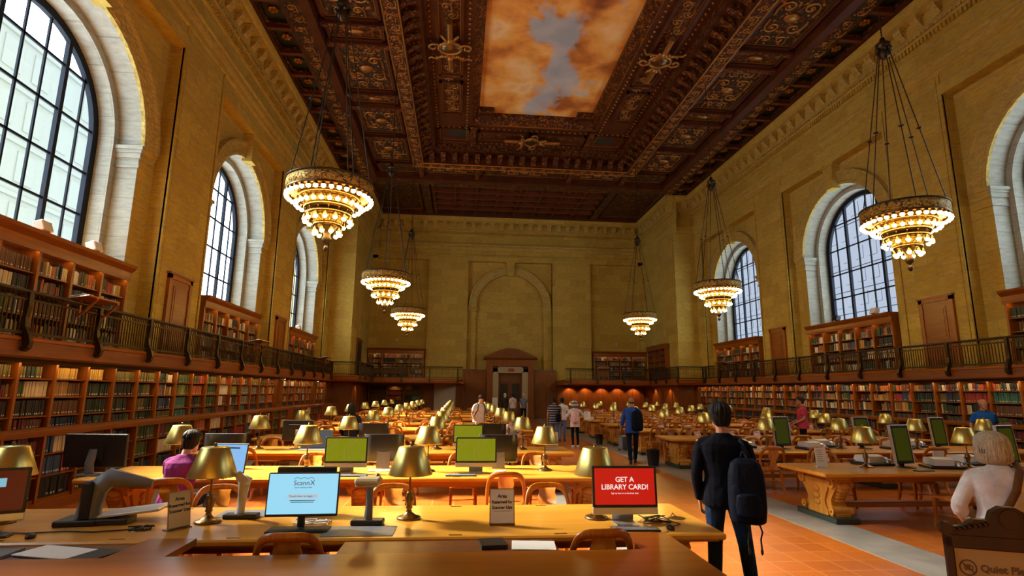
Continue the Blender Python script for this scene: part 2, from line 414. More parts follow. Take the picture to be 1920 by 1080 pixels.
def cornice(mb, mp, u0, u1, off):
    ledge(mb, mp, u0, u1, [(d+off, z) for d, z in CORN], 0)
    ledge(mb, mp, u0, u1, [(11.655+off, 12.63), (11.64+off, 12.71), (11.655+off, 12.79)], 2)
    n = int((u1-u0)/.72); st = (u1-u0)/n
    for i in range(n):
        c = u0+st*(i+.5)
        P = [(11.56, 14.12), (11.50, 14.10), (11.42, 14.16), (11.34, 14.28), (11.28, 14.38), (11.26, 14.50), (11.56, 14.50)]
        vs = [mp(u, d+off, z) for u in (c-.15, c+.15) for d, z in P]; k = len(P)
        mb.add(vs, [tuple(range(k)), tuple(range(k, 2*k))]+[(j, (j+1) % k, k+(j+1) % k, k+j) for j in range(k)], 2)
        lbox(mb, mp, c-.19, c+.19, 11.24+off, 11.56+off, 14.46, 14.515, 0)
    n = int((u1-u0)/.15); st = (u1-u0)/n
    for i in range(n):
        c = u0+st*(i+.5); lbox(mb, mp, c-.045, c+.045, 11.63+off, 11.73+off, 13.68, 13.86, 0)
    n = int((u1-u0)/.17); st = (u1-u0)/n
    for i in range(n):
        c = u0+st*(i+.5); lbox(mb, mp, c-.06, c+.06, 11.545+off, 11.60+off, 13.93, 14.03, 2)
Y0, YJ, YE = -3.1, 34.75, 41.4
PIERS = [(-3.1, -.5), (6.1, 8.7), (15.3, 17.9), (24.5, 27.1), (33.7, 35.2)]
for s, nm in ((-1, 'left'), (1, 'right')):
    mp = side(s); mb = MB()
    for a, b in PIERS:
        lbox(mb, mp, a, b, 11.80, 13.4, 0, 17.2, 0)
        # slender raised strips at the pier edges
        lbox(mb, mp, a, a+.10, 11.755, 11.85, 2.6, 12.4, 0)
        lbox(mb, mp, a+.16, b-.16, 11.775, 11.85, 2.6, 12.3, 0)
        if b < 35: lbox(mb, mp, b-.10, b, 11.755, 11.85, 2.6, 12.4, 0)
    for i, uc in enumerate(WC):
        a, b = PIERS[i][1], PIERS[i+1][0]
        bay(mb, mp, uc, a, b, 12.2)
        lbox(mb, mp, a, b, 11.9, 14.0, 0, 2.62, 0)
        lbox(mb, mp, a, b, 11.80, 13.4, 12.0, 17.2, 0)
        lbox(mb, mp, a, a+.06, 13.0, 13.4, 0, 12, 0); lbox(mb, mp, b-.06, b, 13.0, 13.4, 0, 12, 0)
        # wall around the glass towards the outside
        arch_plane(mb, mp, uc, a, b, 13.36, 2.6, ZS, 2.40, 12.0, 0)
    # narrower last bay
    lbox(mb, mp, YJ, YE+.6, 10.35, 14.0, 0, 17.2, 0)
    lbox(mb, mp, YJ+.15, YJ+1.5, 10.30, 10.40, 2.6, 12.3, 0)
    lbox(mb, mp, YJ+2.6, YE, 10.31, 10.40, 2.6, 12.0, 0)
    struct(mb.build('wall_'+nm, [M['stone'], M['stone_skylit'], M['carved']]))
    mb = MB(); cornice(mb, mp, Y0, YJ-.0, 0.0)
    cornice(mb, mp, YJ-.55, YE, -1.45)
    # short return of the cornice across the jog
    jm = (lambda sg: (lambda u, d, z: Vector((sg*u, d-11.8+YJ, z))))(s)
    cornice(mb, jm, 10.35, 11.75, 0.0)
    struct(mb.build('trim_%d' % (1 if s < 0 else 2), [M['stone'], M['stone_skylit'], M['carved']]))
# end wall
mb = MB(); mp = ENDM
bay(mb, mp, 0, -3.2, 3.2, YE, window=False, zlo=0)
for sg in (-1, 1):
    a, b = sorted((sg*3.2, sg*6.15)); lbox(mb, mp, a, b, YE-.30, YE+.6, 0, 17.2, 0)
    for e in (a, b-.09): lbox(mb, mp, e, e+.09, YE-.345, YE, 3.4, 12.2, 0)
    a, b = sorted((sg*6.15, sg*10.4)); lbox(mb, mp, a, b, YE, YE+.6, 0, 17.2, 0)
    lbox(mb, mp, a, b, YE-.30, YE+.2, 11.65, 17.2, 0)
    a, b = sorted((sg*9.95, sg*10.4)); lbox(mb, mp, a, b, YE-.30, YE+.2, 0, 12.0, 0)
lbox(mb, mp, -3.2, 3.2, YE-.30, YE+.6, 12.0, 17.2, 0)
ledge(mb, mp, -10.35, 10.35, [(YE-.30, 11.9), (YE-.37, 11.95), (YE-.37, 12.1), (YE-.30, 12.15)], 0)
struct(mb.build('wall_back', [M['stone'], M['stone_skylit'], M['carved']]))
mb = MB(); cornice(mb, lambda u, d, z: Vector((u, d-11.8+YE-.30, z)), -9.8, 9.8, 0.0)
struct(mb.build('trim_3', [M['stone'], M['stone_skylit'], M['carved']]))
# wall behind the camera
mb = MB(); mb.box(-14, 14, Y0-.6, Y0, 0, 15, 0); struct(mb.build('wall_front', [M['stone']]))
# floor with marble strips
mb = MB(); mb.box(-14, 14, Y0-.6, 42, -.2, 0, 0); struct(mb.build('floor', [M['tile']]))
mb = MB()
for a, b in ((1.48, 2.28), (-1.98, -1.22), (8.7, 9.4), (-9.4, -8.7)): mb.box(a, b, Y0, 41, -.02, .003, 0)
struct(mb.build('floor_strip', [M['marble']]))

# ------------------------------------------------------------------ windows
def window(s, uc, k):
    mp = side(s); D = 13.20; r0, r1 = 2.36, 2.16
    root = struct(link('window_%d' % k, None))
    mb = MB()
    pts = lambda r: [(r, 4.95-ZS)]+arc(r)+[(-r, 4.95-ZS)]
    for dd, sg in ((D-.06, 1), (D+.06, -1)):
        vs = [mp(uc+x, dd, ZS+y) for r in (r0, r1) for x, y in pts(r)]; n = NARC+3
        mb.add(vs, [(i, i+1, n+i+1, n+i) for i in range(n-1)], 0)
    vs = [mp(uc+x, d, ZS+y) for d in (D-.06, D+.06) for x, y in pts(r1)]
    mb.add(vs, [(i, i+1, n+i+1, n+i) for i in range(n-1)], 0)
    lbox(mb, mp, uc-r1, uc+r1, D-.06, D+.06, 4.86, 5.06, 0)
    struct(mb.build('window_frame', [M['steel']], root))
    mb = MB()
    for x, t, dp in ((-1.65, .026, .022), (-.98, .055, .05), (-.33, .026, .022), (.33, .026, .022), (.98, .055, .05), (1.65, .026, .022)):
        lbox(mb, mp, uc+x-t, uc+x+t, D-dp, D+dp, 5.0, ZS+math.sqrt(2.2**2-x*x), 0)
    for z in (6.15, 7.22, 8.33, 9.45):
        h = 2.2 if z < ZS else math.sqrt(2.2**2-(z-ZS)**2)
        lbox(mb, mp, uc-h, uc+h, D-.022, D+.022, z-.028, z+.028, 0)
    struct(mb.build('glazing_bars', [M['steel']], root))
    mb = MB(); P = [(2.2, 4.95-ZS)]+arc(2.2)+[(-2.2, 4.95-ZS)]
    for d in (D,): mb.add([mp(uc+x, d, ZS+y) for x, y in P], [tuple(range(len(P)))], 0)
    struct(mb.build('window_pane', [M['glass']], root))
k = 1
for s in (-1, 1):
    for uc in WC: window(s, uc, k); k += 1
# ------------------------------------------------------------------ ceiling
Z1 = 14.9
RX = dict(mural=3.0, egg=3.4, band=5.4, mod=6.08, beam=6.72, pan=9.1, mould=9.42, gold=9.98, edge=11.25)
RY = dict(mural=27.3, egg=27.7, band=30.0, mod=30.75, beam=31.4, pan=33.1, mould=33.4, gold=33.9)
YN = {k_: -(v-27.3)-2.0 for k_, v in RY.items()}    # the rings close again behind the camera
ceil = MB()
MS = [M['cwd'], M['gcarve'], M['gcarve2'], M['cteal'], M['gilt2'], M['cred']]
def ring(mb, a, b, za, zb, m):
    """sloped rectangular ring between two named outlines"""
    A = [(-RX[a], YN[a]), (RX[a], YN[a]), (RX[a], RY[a]), (-RX[a], RY[a])]; B = [(-RX[b], YN[b]), (RX[b], YN[b]), (RX[b], RY[b]), (-RX[b], RY[b])]
    vs = [Vector((x, y, za)) for x, y in A]+[Vector((x, y, zb)) for x, y in B]
    mb.add(vs, [(i, (i+1) % 4, 4+(i+1) % 4, 4+i) for i in range(4)], m)
def step(mb, a, za, zb, m): ring(mb, a, a, za, zb, m)
def rsweep(mb, hx, yf, yn, sec, m, cl=True):
    """section (inward offset, z) run round three sides"""
    k_ = len(sec); vs = []
    for o, z in sec:
        vs += [Vector((-hx+o, yn+o, z)), Vector((-hx+o, yf-o, z)), Vector((hx-o, yf-o, z)), Vector((hx-o, yn+o, z))]
    mb.add(vs, [(j*4+i, j*4+(i+1) % 4, (j+1)*4+(i+1) % 4, (j+1)*4+i) for j in range(k_-1) for i in range(4)], m)
ZM = 16.5
step(ceil, 'mural', ZM, 16.30, 1); ring(ceil, 'mural', 'egg', 16.30, 16.02, 1); ring(ceil, 'egg', 'band', 15.95, 15.90, 0)
step(ceil, 'egg', 16.02, 15.95, 4)
step(ceil, 'band', 15.90, 15.54, 1); ring(ceil, 'band', 'mod', 15.54, 15.5, 0); step(ceil, 'mod', 15.5, 14.98, 0)
ring(ceil, 'mod', 'beam', 14.96, 14.96, 1); step(ceil, 'beam', 14.96, 15.3, 0)
ring(ceil, 'beam', 'pan', 15.3, 15.3, 0); step(ceil, 'pan', 15.3, 14.86, 0); ring(ceil, 'pan', 'mould', 14.86, 14.80, 0)
ring(ceil, 'mould', 'gold', 14.82, 14.82, 2); step(ceil, 'gold', 14.82, 15.2, 0); step(ceil, 'mould', 14.80, 14.82, 4)
for o in (.03, .60): rsweep(ceil, RX['beam']-o+.0, RY['beam']-o, YN['beam']+o, [(-.02, 14.965), (0, 14.93), (.03, 14.93), (.05, 14.965)], 4)
# flat roof deck above everything
ceil.box(-12, 12, Y0-.6, 35.2, 16.9, 17.1, 0)
ceil.box(-12.2, 12.2, 33.9, 42, 15.35, 15.5, 0)
# outer strip of small coffers at the side walls
for sg in (-1, 1):
    a, b = sorted((sg*9.98, sg*11.9)); ceil.box(a, b, Y0, 34.2, 15.22, 15.3, 3)
    for x0, x1 in ((9.98, 10.16), (11.02, 11.9)):
        a, b = sorted((sg*x0, sg*x1)); ceil.box(a, b, Y0, 34.2, 14.93, 15.24, 0)
    yy = 18.25-1.555*12
    while yy < 34.4:
        a, b = sorted((sg*10.1, sg*11.1)); ceil.box(a, b, yy-.86, yy-.69, 14.94, 15.24, 5)
        for q in (-.66, .66-.07):
            a, b = sorted((sg*10.17, sg*11.0)); ceil.box(a, b, yy+q, yy+q+.07, 15.06, 15.14, 2)
        for q in (10.17, 10.93):
            a, b = sorted((sg*q, sg*(q+.07))); ceil.box(a, b, yy-.66, yy+.66, 15.06, 15.14, 2)
        yy += 1.555
# panels between the two beams: cross ribs, sunk carved panels
def sunk_panel(mb, x0, x1, y0, y1, z, m):
    mb.box(x0+.14, x1-.14, y0+.14, y1-.14, z-.03, z+.02, m)
    for a, b, c, d in ((x0, x1, y0, y0+.12), (x0, x1, y1-.12, y1), (x0, x0+.12, y0, y1), (x1-.12, x1, y0, y1)): mb.box(a, b, c, d, z-.14, z, 0)
    for a, b, c, d in ((x0+.12, x1-.12, y0+.12, y0+.16), (x0+.12, x1-.12, y1-.16, y1-.12), (x0+.12, x0+.16, y0+.12, y1-.12), (x1-.16, x1-.12, y0+.12, y1-.12)): mb.box(a, b, c, d, z-.07, z, 4)
edges = [(-2.0+3.05*i) for i in range(-1, 12)]
YP = [27.9, 24.8, 23.6, 19.9, 18.7, 15.0, 13.8, 10.1, 8.9, 5.2, 4.0, .3, -2]
prev = 31.3
for i, y in enumerate(YP):
    big = (i % 2 == 1) or i == 0
    for sg in (-1, 1):
        a, b = sorted((sg*6.74, sg*9.08))
        sunk_panel(ceil, a+.1, b-.1, y+.12, prev-.12, 15.3, 2 if big else 1)
        ceil.box(a, b, y-.14, y+.14, 15.02, 15.3, 5 if i % 2 else 0); ceil.box(a+.1, b-.1, y-.10, y+.10, 15.0, 15.05, 1)
    prev = y
xs = [-9.0, -6.3, -2.9, 2.9, 6.3, 9.0]
for i in range(5):
    sunk_panel(ceil, xs[i]+.12, xs[i+1]-.12, 31.5, 33.0, 15.3, 2)
    if i: ceil.box(xs[i]-.14, xs[i]+.14, 31.4, 33.1, 15.02, 15.3, 1)
# band round the mural: three long carved panels a side, bead ropes
for sg in (-1, 1):
    for y0, y1 in ((23.4, 26.4), (16.0, 22.9), (8.6, 15.5), (1, 8)):
        a, b = sorted((sg*3.85, sg*4.95)); sunk_panel(ceil, a, b, y0, y1, 15.95, 1)
    for x in (3.62, 5.17):
        y = 4.0
        while y < 29.6:
            ceil.ball((sg*x, y, 15.90), .055, 4, 6, 4); y += .30
for x0, x1 in ((-3.1, -.0), (0, 3.1)): sunk_panel(ceil, x0+.1, x1-.1, 28.2, 29.5, 15.95, 1)
for sg in (-1, 1):
    a, b = sorted((sg*3.4, sg*5.2)); sunk_panel(ceil, a, b, 28.0, 29.6, 15.95, 3)
    ceil.box(min(sg*3.1, sg*3.4), max(sg*3.1, sg*3.4), 27.7, 30, 15.8, 15.95, 1)
x = -5.2
while x < 5.3:
    ceil.ball((x, 27.95, 15.90), .05, 4, 6, 4); ceil.ball((x, 29.75, 15.90), .05, 4, 6, 4); x += .3
# grid of small panels over the last bay
ceil.box(-10.5, 10.5, 33.9, 41.3, 15.2, 15.36, 0)
for x0, x1 in ((-9.98, -6.4), (6.4, 9.98)): sunk_panel(ceil, x0+.2, x1-.2, 34.4, 39.9, 15.2, 2)
for x in (-6.2, 6.2, -9.9, 9.9): ceil.box(x-.25, x+.25, 33.9, 41, 14.95, 15.22, 2)
for j in range(5):
    for i in range(8):
        x0 = -5.8+i*1.45; y0 = 34.3+j*1.15
        ceil.box(x0, x0+.16, y0, y0+1.15, 15.0, 15.22, 0); ceil.box(x0, x0+1.45, y0, y0+.16, 14.97, 15.22, 5)
        ceil.box(x0+.4, x0+1.2, y0+.4, y0+.9, 15.14, 15.2, 2)
ceil.box(-10, 10, 40.2, 41.2, 14.92, 15.22, 0)
C = struct(ceil.build('ceiling', MS))
# mural: a plain painted sky of warm clouds
mm = mat('painted_clouds', (.5, .3, .15), .65); t = NT(mm); ob = t.obj()
v = t.mapped(ob, (.30, .24, 1), (.3, 4.2, 0)); n1 = t.noise(v, 1.15, 7, .56, .35); n2 = t.noise(t.mapped(ob, (.3, .28, 1), (7.1, 1.7, 0)), 1.7, 5, .5, .15)
clouds = t.ramp([(.30, (.26, .075, .018)), (.43, (.66, .24, .040)), (.54, (.92, .46, .09)), (.66, (.98, .68, .30)), (.80, (.72, .34, .15))], n2.outputs[0])
sp = t.n('ShaderNodeSeparateXYZ'); t.l(ob, sp.inputs[0])
cen = t.math('MULTIPLY', t.math('ABSOLUTE', t.math('SUBTRACT', sp.outputs[0], .5)), .13)
msk = t.ramp([(.455, (0, 0, 0)), (.52, (1, 1, 1))], t.math('SUBTRACT', t.math('ADD', n1.outputs[0], .09), cen))
sky = t.ramp([(.35, (.38, .44, .50)), (.65, (.60, .62, .62))], n2.outputs[0])
t.l(t.mix(msk.outputs[0], clouds.outputs[0], sky.outputs[0]), t.b.inputs['Base Color'])
mb = MB(); mb.box(-3.0, 3.0, -2, 27.3, ZM, ZM+.1, 0)
o = struct(mb.build('ceiling_mural', [mm], C))
mb = MB()
for sg in (-1, 1):     # notched corners of the frame
    a, b = sorted((sg*2.2, sg*3.05)); mb.box(a, b, 26.7, 27.35, 16.2, ZM+.02, 1); mb.box(a+.1, b-.1, 26.85, 27.35, 16.06, 16.22, 0)
struct(mb.build('mural_corner', MS, C))
# bracket cornice
mb = MB()
def bracket(mb, T):
    P = [(0, 0), (.52, 0), (.55, -.10), (.42, -.20), (.25, -.26), (.12, -.36), (.02, -.46), (0, -.46)]
    k_ = len(P); vs = [T @ Vector((x, y, z)) for y in (-.14, .14) for x, z in P]
    mb.add(vs, [tuple(range(k_)), tuple(range(k_, 2*k_))]+[(j, (j+1) % k_, k_+(j+1) % k_, k_+j) for j in range(k_)], 1)
yy = -1.0
while yy < 30.4:
    for sg in (-1, 1): bracket(mb, Matrix.Translation((sg*6.06, yy, 15.5)) @ Matrix.Rotation(PI if sg > 0 else 0, 4, 'Z'))
    yy += .66
xx = -5.6
while xx < 5.7:
    bracket(mb, Matrix.Translation((xx, 30.73, 15.5)) @ Matrix.Rotation(-PI/2, 4, 'Z')); xx += .66
struct(mb.build('bracket_cornice', MS, C))
# rosettes of the small coffers
def rosette_mesh():
    mb = MB()
    for i in range(6):
        a = 2*PI*i/6; mb.ball((.13*math.cos(a), .13*math.sin(a), -.03), .085, 0, 6, 4, (1, 1, .7))
    mb.ball((0, 0, -.06), .08, 0, 6, 4); return mb.mesh('rosette', [M['gilt2']])
ros = rosette_mesh()
yy = 18.25-1.555*6
while yy < 34.0:
    for sg in (-1, 1): struct(link('rosette', ros, C, (sg*10.58, yy, 15.2)))
    yy += 1.555
# cartouches with scrolls and swags
def cartouche_mesh():
    mb = MB()
    mb.ball((0, 0, 0), .42, 1, 12, 8, (1.0, .8, .45))
    pth = [(.46*math.cos(a), .38*math.sin(a), -.06) for a in [2*PI*i/24 for i in range(24)]]
    mb.tube(pth, .07, 6, 0, closed=True)
    for sx in (-1, 1):
        sp_ = []
        for i in range(16):
            a = i/15*2.2*PI; r = .30*(1-i/17); sp_.append((sx*(.66+r*math.cos(a+PI)), -.05+r*math.sin(a+PI)*.9, -.08))
        mb.tube(sp_, .055, 6, 0)
        for j in range(6): mb.ball((sx*(.10+.09*j), .52+.03*math.sin(j*2.1), -.05-.02*j), .10-.008*j, 0, 6, 4)
        for j in range(5): mb.ball((sx*(.12+.05*j), -.50-.07*j, -.06), .10-.01*j, 0, 6, 4)
        mb.tube([(sx*.3, .42, -.1), (sx*.55, .62, -.16), (sx*.78, .55, -.12), (sx*.88, .70, -.1)], .05, 6, 0)
    mb.ball((0, .58, -.10), .16, 0, 8, 6); mb.ball((0, -.56, -.1), .15, 0, 8, 6)
    mb.tube([(0, .7, -.05), (0, 1.5, -.03)], .12, 6, 0); mb.tube([(0, -.7, -.05), (0, -1.6, -.03)], .12, 6, 0)
    return mb.mesh('cartouche', [M['gilt2'], M['brassd']])
cm = cartouche_mesh()
for sg in (-1, 1):
    for y in (20.6, 11.6): struct(link('cartouche', cm, C, (sg*4.4, y, 15.72), 0 if sg < 0 else PI))
o = struct(link('cartouche', cm, C, (0, 28.85, 15.72), PI/2))
def scroll_pts(r, turns, n, flip=1):
    return [(flip*(r*(1-i/n*.85))*math.cos(2*PI*turns*i/n), (r*(1-i/n*.85))*math.sin(2*PI*turns*i/n)) for i in range(n+1)]
def scroll_unit(mb, cx, cy, z, r, ang, flip):
    c, s_ = math.cos(ang), math.sin(ang); P = []
    for x, y in [(flip*r*1.0, -r*1.5), (flip*r*1.05, -r*.7)]+scroll_pts(r, 1.35, 13, flip): P.append((cx+c*x-s_*y, cy+s_*x+c*y, z))
    mb.tube(P, r*.15, 4, 4, scale=[1.3]*4+[1.3-.6*i/12 for i in range(len(P)-4)])
    mb.ball((cx, cy, z-.01), r*.26, 4, 5, 3)
    for k_ in range(3):
        a = ang+k_*1.9+.6; mb.ball((cx+1.25*r*math.cos(a), cy+1.25*r*math.sin(a), z), r*.24, 4, 5, 3, (1, 1, .6))
mb = MB()
for sg in (-1, 1):
    for xb, hw, z, st in ((6.40, .17, 14.955, .62), (9.70, .16, 14.815, .60)):
        y, i = 8.0, 0
        while y < (31.2 if xb < 7 else 34):
            scroll_unit(mb, sg*xb+(.05 if i % 2 else -.05), y, z, hw, 0 if i % 2 else PI, 1 if i % 2 else -1); y += st; i += 1
    pv = 31.3
    for j, y in enumerate(YP[:9]):
        if j % 2 == 1 or j == 0:
            cy = (y+pv)/2; L_ = (pv-y)
            for fy in (-1, 1):
                for fx in (-1, 1):
                    scroll_unit(mb, sg*7.91+fx*.42, cy+fy*.55, 15.26, .30, 0 if fy > 0 else PI, fx*fy)
                    if L_ > 3.2: scroll_unit(mb, sg*7.91+fx*.30, cy+fy*1.25, 15.26, .22, PI if fy > 0 else 0, -fx*fy)
            mb.ball((sg*7.91, cy, 15.25), .24, 4, 10, 6, (1.3, 1, .4))
        else: mb.ball((sg*7.91, (y+pv)/2, 15.25), .15, 4, 8, 4, (2.4, 1, .5))
        pv = y
    y, i = 16.4, 0
    while y < 26.3:
        if not 19.2 < y < 22.0: scroll_unit(mb, sg*4.4+(.12 if i % 2 else -.12), y, 15.91, .20, 0 if i % 2 else PI, 1 if i % 2 else -1)
        y += .50; i += 1
x, i = -6.2, 0
while x < 6.3: scroll_unit(mb, x, 31.08+(.04 if i % 2 else -.04), 14.955, .15, PI/2 if i % 2 else -PI/2, 1 if i % 2 else -1); x += .6; i += 1
for cx in (-4.6, 0, 4.6):
    for fx in (-1, 1): scroll_unit(mb, cx+fx*.6, 32.25, 15.26, .3, fx*PI/2, fx); scroll_unit(mb, cx+fx*1.25, 32.25, 15.26, .2, -fx*PI/2, fx)
    mb.ball((cx, 32.25, 15.25), .22, 4, 8, 4, (1.3, 1, .4))
struct(mb.build('gilded_scrollwork', MS, C))
# ------------------------------------------------------------------ buildings outside
def tower(x0, x1, y0, y1, h, label, c, wc, fl=3.6, ww=2.6):
    r = thing('office_building', label, 'building', ((x0+x1)/2, (y0+y1)/2, -6))
    hx, hy = (x1-x0)/2, (y1-y0)/2
    mb = MB(); mb.box(-hx, hx, -hy, hy, 0, h+6, 0)
    z = 3
    while z < h+4:
        mb.box(-hx-.12, hx+.12, -hy-.12, hy+.12, z+fl-.5, z+fl-.2, 0); z += fl
    z = 3
    while z < h+3:
        y = -hy+1
        while y < hy-2:
            for sx in (-1, 1):
                a, b = sorted((sx*(hx-.05), sx*(hx+.06))); mb.box(a, b, y, y+ww*.62, z+.6, z+2.7, 0)
            y += ww
        x = -hx+1
        while x < hx-2:
            mb.box(x, x+ww*.62, -hy-.06, -hy+.05, z+.6, z+2.7, 1); x += ww
        z += fl
    mb.build('facade', [c, wc], r)
b1 = mat('pale_facade', (.20, .235, .24), .8, spec=0); b2 = mat('grey_facade', (.019, .0225, .031), .8, spec=0); bw = mat('pale_windows', (.150, .205, .228), .5, spec=0); bw2 = mat('bright_windows', (.034, .039, .045), .5, spec=0)
tower(-62, -34, 27, 66, 26, 'pale concrete office block filling the tall window nearest the left edge', b1, bw)
tower(62, 90, 40, 130, 44, 'grey stone office tower seen through the tall windows of the right wall', b2, bw2, 3.8, 3.0)
# ------------------------------------------------------------------ chandeliers
M['bulb'] = mat('lit_globe_bulb', (1, .8, .5), .4, emit=(1.0, .62, .17), estr=LAMP)
def ringband(mb, r, z0, z1, t, m, n=40):
    mb.lathe([(r-t, z0), (r, z0), (r+.012, (z0+z1)/2), (r, z1), (r-t, z1), (r-t, z0)], n, m=m)
def make_chandelier():
    root = thing('chandelier', '-', 'chandelier', group='tiered globe chandeliers')
    G = [M['brassd'], M['bronze'], M['cgold']]
    mb = MB(); ringband(mb, .89, .02, .24, .03, 2); ringband(mb, .905, .24, .275, .06, 1); ringband(mb, .895, -.03, .02, .08, 0)
    mb.build('crown_band', G, root)
    for nm, r, z0, z1, rods, ztop in (('tier_ring', .63, -.14, -.05, 20, .03), ('tier_ring', .50, -.36, -.27, 16, -.10), ('tier_ring', .29, -.72, -.64, 10, -.50), ('tier_ring', .46, -.50, -.42, 14, -.33)):
        mb = MB(); ringband(mb, r, z0, z1, .05, 0, 32)
        for i in range(rods):
            a = 2*PI*i/rods; c, s_ = math.cos(a), math.sin(a)
            mb.tube([(r*c, r*s_, z1), ((r+.03)*c, (r+.03)*s_, ztop)], .010, 5, 0)
            mb.ball(((r+.01)*c, (r+.01)*s_, (z1+ztop)/2), .022, 0, 5, 4)
        mb.build(nm, G, root)
    mb = MB(); mb.lathe([(.60, -.10), (.60, .0), (.62, .02)], 32, m=0); mb.lathe([(.44, -.36), (.47, -.30), (.47, -.16), (.60, -.10)], 28, m=2); mb.lathe([(.25, -.66), (.28, -.55), (.42, -.44)], 24, m=2)
    mb.build('inner_shell', G, root)
    mb = MB(); mb.lathe([(.001, -1.26), (.03, -1.24), (.06, -1.18), (.035, -1.13), (.02, -1.10), (.07, -1.05), (.11, -.98), (.06, -.90), (.10, -.80), (.26, -.72)], 16, m=1)
    mb.build('finial', G, root)
    bm = MB(); bm.ball((0, 0, 0), .050, 0, 8, 6); bm.lathe([(.052, .02), (.045, .06), (.02, .11)], 6, m=1); bme = bm.mesh('bulb', [M['bulb'], M['brassd']])
    for n, r, z in ((36, .865, -.10), (26, .665, -.27), (15, .475, -.60), (9, .265, -.85)):
        for i in range(n):
            a = 2*PI*(i+.5)/n; b = link('bulb', bme, root, (r*math.cos(a), r*math.sin(a), z))
    for i in range(6):
        a = 2*PI*(i+.25)/6; c, s_ = math.cos(a), math.sin(a)
        P = []; sc_ = []
        for j in range(161):
            t_ = j/160; rr = .84*(1-t_)+.13*t_; P.append((rr*c, rr*s_, .26+t_*4.06)); sc_.append(1.35 if j % 2 else .7)
        mb = MB(); mb.tube(P, .013, 5, 1, scale=sc_)
        q = P[74]; mb.ball(q, .045, 1, 8, 4, (1.5, 1.5, .5)); mb.build('chain', G, root)
    mb = MB(); mb.lathe([(.02, 4.15), (.10, 4.22), (.14, 4.30), (.09, 4.40), (.15, 4.50), (.17, 4.58), (.08, 4.64), (.05, 4.75)], 12, m=1)
    for i in range(6):
        a = 2*PI*i/6; mb.ball((.15*math.cos(a), .15*math.sin(a), 4.42), .06, 1, 6, 4)
    mb.build('hub', G, root)
    P = [(0, 0, 4.72+.04*j) for j in range(116)]; mb = MB(); mb.tube(P, .017, 5, 1, scale=[1.4 if j % 2 else .6 for j in range(116)]); mb.build('hanging_chain', G, root)
    return root
M['cgold'] = gilded('chandelier_fretwork', 16, .22, .42, (.05, .03, .01), (.75, .47, .10), .6)
CH = make_chandelier()
CHL = [(-6.52, 11.62, 'large lit chandelier on the left, hanging nearest the tall left windows'), (-6.53, 21.0, 'lit chandelier on the left, second of the three in its row'),
       (-6.53, 30.2, 'small-looking lit chandelier on the left, last of its row towards the end wall'), (6.72, 11.68, 'large lit chandelier on the right, hanging before the pale wall'),
       (6.54, 21.0, 'lit chandelier on the right, second of the three in its row'), (6.30, 30.0, 'small-looking lit chandelier on the right, last of its row towards the end wall')]
for i, (x, y, lb) in enumerate(CHL):
    if i == 0: CH.location = (x, y, 6.02); CH['label'] = lb
    else: copy_tree(CH, (x, y, 6.02), .3*i, lb)
# ------------------------------------------------------------------ gallery
GP = [(-10.8, Y0), (-10.8, 32.3), (-9.3, 32.3), (-9.3, 37.3), (-3.45, 37.3)]
def offs(path, d):
    """offset an axis-aligned path towards the hall side (right of travel) by d"""
    out = []
    for i, p in enumerate(path):
        ds = []
        if i > 0: ds.append((path[i][0]-path[i-1][0], path[i][1]-path[i-1][1]))
        if i < len(path)-1: ds.append((path[i+1][0]-path[i][0], path[i+1][1]-path[i][1]))
        nx = ny = 0
        seen = set()
        for dx, dy in ds:
            L = math.hypot(dx, dy); k_ = (round(dy/L), round(-dx/L))
            if k_ not in seen: seen.add(k_); nx += k_[0]; ny += k_[1]
        out.append((p[0]+nx*d, p[1]+ny*d))
    return out
FASC = [(-.20, 2.42), (-.12, 2.40), (-.05, 2.46), (-.05, 2.52), (.0, 2.54), (.0, 2.66), (.03, 2.68), (.03, 2.73), (0, 2.75)]
EM = [M['cwoodh'], M['bronze'], M['dwoodh']]
LIT = mat('shelf_light_strip', (1, .85, .6), .4, emit=(1, .66, .28), estr=16.0)
